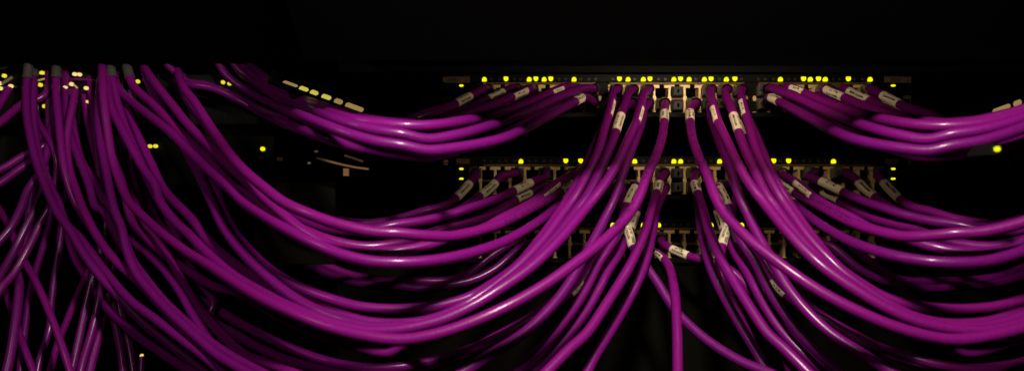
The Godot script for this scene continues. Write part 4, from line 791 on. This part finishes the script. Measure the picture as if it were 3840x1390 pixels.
	network_cable("purple cable entering brightly at the left edge and passing behind the hanging pair", "cables of the bundle at the left edge", [V(-444.3,48.2,20.1),V(-442.8,55,10.5),V(-443.3,64,-2.3),V(-442.2,73.7,-15.6),V(-435,78.5,-23),V(-430.6,83.8,-28),V(-431.5,96.5,-38.8),V(-437.6,113.3,-52.1)], 6.4, false, false, false, [], [], 1)
	network_cable("purple cable in the upper left corner rising to a lit plug", "cables of the bundle at the left edge", [V(-458.5,62,-0.5),V(-457.9,71.9,-7.7),V(-457.9,80.4,-13.8),V(-457.7,88.1,-19.4)], 6.4, false, false, false, [], [], 1)
	network_cable("purple cable thin and dim between the hanging pair and the second group at the left", "cables of the bundle at the left edge", [V(-456.8,113.4,-52.6),V(-446.8,88.3,-37.6),V(-434.7,62.6,-21.5),V(-422.9,50.9,-12.3),V(-410.5,38.1,-5.5),V(-402.4,22.7,-1.3),V(-400.4,7.6,1.7),V(-402.6,-3,4),V(-400.2,-31.7,10.2),V(-403.2,-53.4,15.1),V(-407.1,-77.8,20.6),V(-408.4,-98.8,25.3),V(-407.6,-122.2,31.3),V(-405.7,-142.1,37.3),V(-403.4,-158.6,43)], 5.4, false, false, false, [], [], 1)
	network_cable("purple cable thick and pale, leaving the left edge in the middle height", "cables of the bundle at the left edge", [V(-423.5,-56,51.8),V(-418.1,-44.1,43.3),V(-414.5,-33.3,36),V(-413.8,-18.5,26.4),V(-414.7,-3.1,16.6),V(-411.2,12,6.8),V(-412.8,30.5,-4.4),V(-418.3,54.6,-19.3),V(-432.5,89,-42.6),V(-442.6,114.4,-58.2)], 6.4, false, false, false, [], [], 1)
	network_cable("purple cable steep one below the pale thick one at the left edge", "cables of the bundle at the left edge", [V(-423.5,-92.6,44),V(-421.3,-84.4,39.1),V(-415.7,-73.2,32.3),V(-411.9,-55.8,22.7),V(-409.1,-34.8,11),V(-404.3,-16.1,1.7),V(-400.5,3.1,-6.4),V(-401.7,31.1,-17.7),V(-413.8,80.4,-38.7),V(-424.3,113.6,-53.7)], 6.4, false, false, false, [], [], 1)
	network_cable("purple cable shaded companion of the steep one at the left edge", "cables of the bundle at the left edge", [V(-431.7,-82.5,31.3),V(-427.5,-69.3,26.7),V(-423.7,-56,21.4),V(-421,-40.9,14.3),V(-418.4,-22.4,4.6),V(-417.1,-8.1,-2.8),V(-418.1,7.7,-9.8),V(-423.8,47.1,-22.7),V(-430.8,87.7,-33),V(-434.3,110.8,-37.7)], 6.4, false, false, false, [], [], 1)
	network_cable("purple cable upright at the bottom left, leaving at the lower edge", "cables of the bundle at the left edge", [V(-453.3,91.4,-60),V(-444,65,-45.3),V(-435.6,31.7,-28.5),V(-431.2,-3,-13.2),V(-427,-32.3,-0.8),V(-423.3,-55.5,10),V(-418,-76.1,21.7),V(-411.1,-94.4,33.4),V(-404.2,-115.9,47),V(-399.2,-135.2,58.8),V(-396.7,-148.9,67)], 7, false, false, false, [], [], 1)
	network_cable("purple cable thin and bright, crossing the bottom left corner from upper left to lower right", "cables of the bundle at the left edge", [V(-489.4,-13.8,-42.5),V(-460.3,-29.9,-17.3),V(-441,-41.9,-0),V(-425.5,-54.4,13.6),V(-411.4,-65.7,24.4),V(-392.3,-80.7,38.4),V(-369.9,-103.3,54.9),V(-351,-125.6,69),V(-340.9,-139.2,76.8),V(-332.7,-150,83)], 5.4, false, false, false, [], [], 1)
	network_cable("purple cable dull one crossing low in the bottom left corner", "cables of the bundle at the left edge", [V(-476.3,-70.1,-20.8),V(-444.3,-89.7,4.1),V(-427.8,-104.6,18.9),V(-412.5,-118.9,32.5),V(-400.2,-131.9,42.2),V(-390,-143.5,49.3),V(-381.5,-153.8,55)], 5.4, false, false, false, [], [], 1)
	network_cable("purple cable first of the three upright strands at the bottom left", "cables of the bundle at the left edge", [V(-401.6,112.3,-46.2),V(-397.5,96.9,-41),V(-383,55,-24),V(-369,15.3,-7.4),V(-357.5,-14.9,4.2),V(-351.1,-36.4,11.5),V(-352.1,-54.8,17.6),V(-352.9,-69.7,23.2),V(-353.3,-81.4,28.3),V(-352.3,-97,36.2),V(-350.1,-118.6,48),V(-348.1,-138.1,59),V(-346.6,-151.8,67)], 5.8, false, false, false, [], [], 1)
	network_cable("purple cable second of the three upright strands at the bottom left", "cables of the bundle at the left edge", [V(-402.8,113.3,-52.2),V(-398,89.4,-45.7),V(-386.3,47.9,-33.2),V(-369.3,7.8,-18.2),V(-354.3,-22.8,-4.4),V(-349,-49.3,8.3),V(-347.2,-64.3,16.6),V(-345,-77.2,25.1),V(-342.9,-88.4,32.9),V(-341,-102.1,40.9),V(-340.6,-121.1,50.1),V(-341.4,-140.9,59.4),V(-340.7,-152.4,65)], 5.8, false, false, false, [], [], 1)
	network_cable("purple cable third of the three upright strands at the bottom left", "cables of the bundle at the left edge", [V(-405.1,114.7,-60),V(-397.7,81.9,-50.6),V(-383.9,38.5,-37.2),V(-367.8,0,-23.5),V(-352,-27.6,-9.7),V(-343.4,-64.9,11.2),V(-341.8,-79.6,19.2),V(-340.5,-92.6,25.8),V(-339.4,-109.3,34.9),V(-337.5,-127.8,46.7),V(-335.5,-142.9,57.2),V(-333.5,-153.8,65)], 6.2, false, false, false, [], [], 1)
	network_cable("purple cable dim one fanning out left of the three upright strands", "cables of the bundle at the left edge", [V(-413,113.4,-52.8),V(-407.4,97.7,-46.5),V(-396,63.8,-33.5),V(-376.8,23.4,-17.5),V(-356.8,-15.1,-2.2),V(-352.1,-36.7,5.8),V(-356.8,-58.3,13.7),V(-362.4,-76.4,20),V(-367.9,-95.6,25.9),V(-372.4,-113.2,30.8),V(-375.8,-127.5,35),V(-377.9,-143,39.7),V(-378.8,-159.6,45)], 5.4, false, false, false, [], [], 1)
	network_cable("purple cable dark one fading upward in the gap at the bottom left", "cables of the bundle at the left edge", [V(-447.5,114.7,-60),V(-436.6,73.3,-46.3),V(-423.6,31.9,-31.8),V(-408.1,-7.7,-16.7),V(-402.9,-23,-10.8),V(-400.4,-43.8,-3.3),V(-398.4,-62.5,3.4),V(-396.6,-80.8,10.3),V(-393.9,-100,18.3),V(-389.3,-120,27.4),V(-390,-142.1,37.5),V(-388.5,-158.1,45)], 5.4, false, false, false, [], [], 1)
	network_cable("purple cable starting in the gap above the lit tip and leaving at the lower edge", "cables of the bundle at the left edge", [V(-458.2,114.5,-59.1),V(-453.1,90.4,-52.6),V(-445,56.8,-44.3),V(-433.9,24,-35.2),V(-421.1,-3.1,-25.7),V(-406.9,-24.8,-16.2),V(-384.9,-61.1,2),V(-362.6,-81.4,17.1),V(-342.9,-96.2,31.6),V(-327,-105.5,43),V(-307.2,-112.4,57),V(-287.4,-119.2,71.8),V(-266,-123.7,88.5),V(-242.7,-128.3,107.9),V(-217.5,-131.9,128.1)], 6.4, false, false, false, [], [], 1)
	network_cable("purple cable pair of dull strands falling left of the lit tip, the left one", "cables of the bundle at the left edge", [V(-412.6,114.7,-60),V(-394.4,56.1,-36),V(-371.3,7.8,-16.2),V(-356.4,-24.3,-4.1),V(-350.6,-72.6,12.2),V(-341.7,-93.4,20.7),V(-333.7,-110.5,29),V(-326,-124,37),V(-318.2,-137.1,45.4),V(-310.5,-152.3,55)], 6.4, false, false, false, [], [], 1)
	network_cable("purple cable pair of dull strands falling left of the lit tip, the right one", "cables of the bundle at the left edge", [V(-396.6,113,-50.1),V(-382.7,47.8,-32.4),V(-364.6,0,-18),V(-352.4,-30.5,-7.8),V(-349.5,-76.4,7.4),V(-339.3,-95.8,15.5),V(-329.6,-113,24.1),V(-320.1,-128,32.8),V(-312.6,-141.3,40.7),V(-305.8,-155.4,49)], 6.4, false, false, false, [], [], 1)
	network_cable("purple cable short one below the lit tip at the lower edge", "cables of the bundle at the left edge", [V(-303.6,-140.9,41),V(-302,-146.3,44.5),V(-299,-156.4,51)], 5.4, false, false, false, [], [], 1)
	network_cable("purple cable dim one fading across the left edge above the pale thick one", "cables of the bundle at the left edge", [V(-448.5,9.6,14.6),V(-440.4,16.4,7.7),V(-433.3,24.2,1),V(-426.6,29.7,-4.5),V(-420,35.4,-10.4),V(-414.6,50,-20.7),V(-419.1,80.5,-39.5),V(-430.1,114.7,-60)], 6.4, false, false, false, [], [], 1)
	network_cable("purple cable dim one just under the fading one at the left edge", "cables of the bundle at the left edge", [V(-443.3,-2.9,21.4),V(-437.9,4.5,13.1),V(-432.8,13.6,3.8),V(-426.7,21.4,-4.6),V(-420,29.3,-12.5),V(-414.5,44,-22.9),V(-413.5,75.9,-40.8),V(-420.9,114.7,-60)], 6.4, false, false, false, [], [], 1)
	network_cable("purple cable lying flat in the upper middle beside two indicator lamps", "cables of the bundle at the left edge", [V(-316.6,110.8,-24),V(-308.1,102.4,-25.8),V(-299.1,95.5,-26.7),V(-280.4,92.4,-27.2),V(-259.6,83.6,-26.7),V(-231.8,70.5,-15.7),V(-185.9,54.3,47),V(-152.3,43.4,85.1),V(-122.2,34.4,112.3),V(-86.5,26.1,138.7),V(-55,22.8,158.7),V(-31.8,22.6,172)], 6.4, false, false, false, [], [], 1)
	network_cable("purple cable as thin as a wire, bent square round the lit plug at the left", "cables of the bundle at the left edge", [V(-428.9,52.9,-56.5),V(-426.6,65.5,-50.3),V(-421.8,84,-41.6),V(-418.2,95.5,-37.6),V(-414.7,98.5,-37.1),V(-403.8,99,-38.2),V(-391.1,98.2,-41),V(-383.2,94.9,-44.1)], 2.6, false, false, false, [], [], 1)
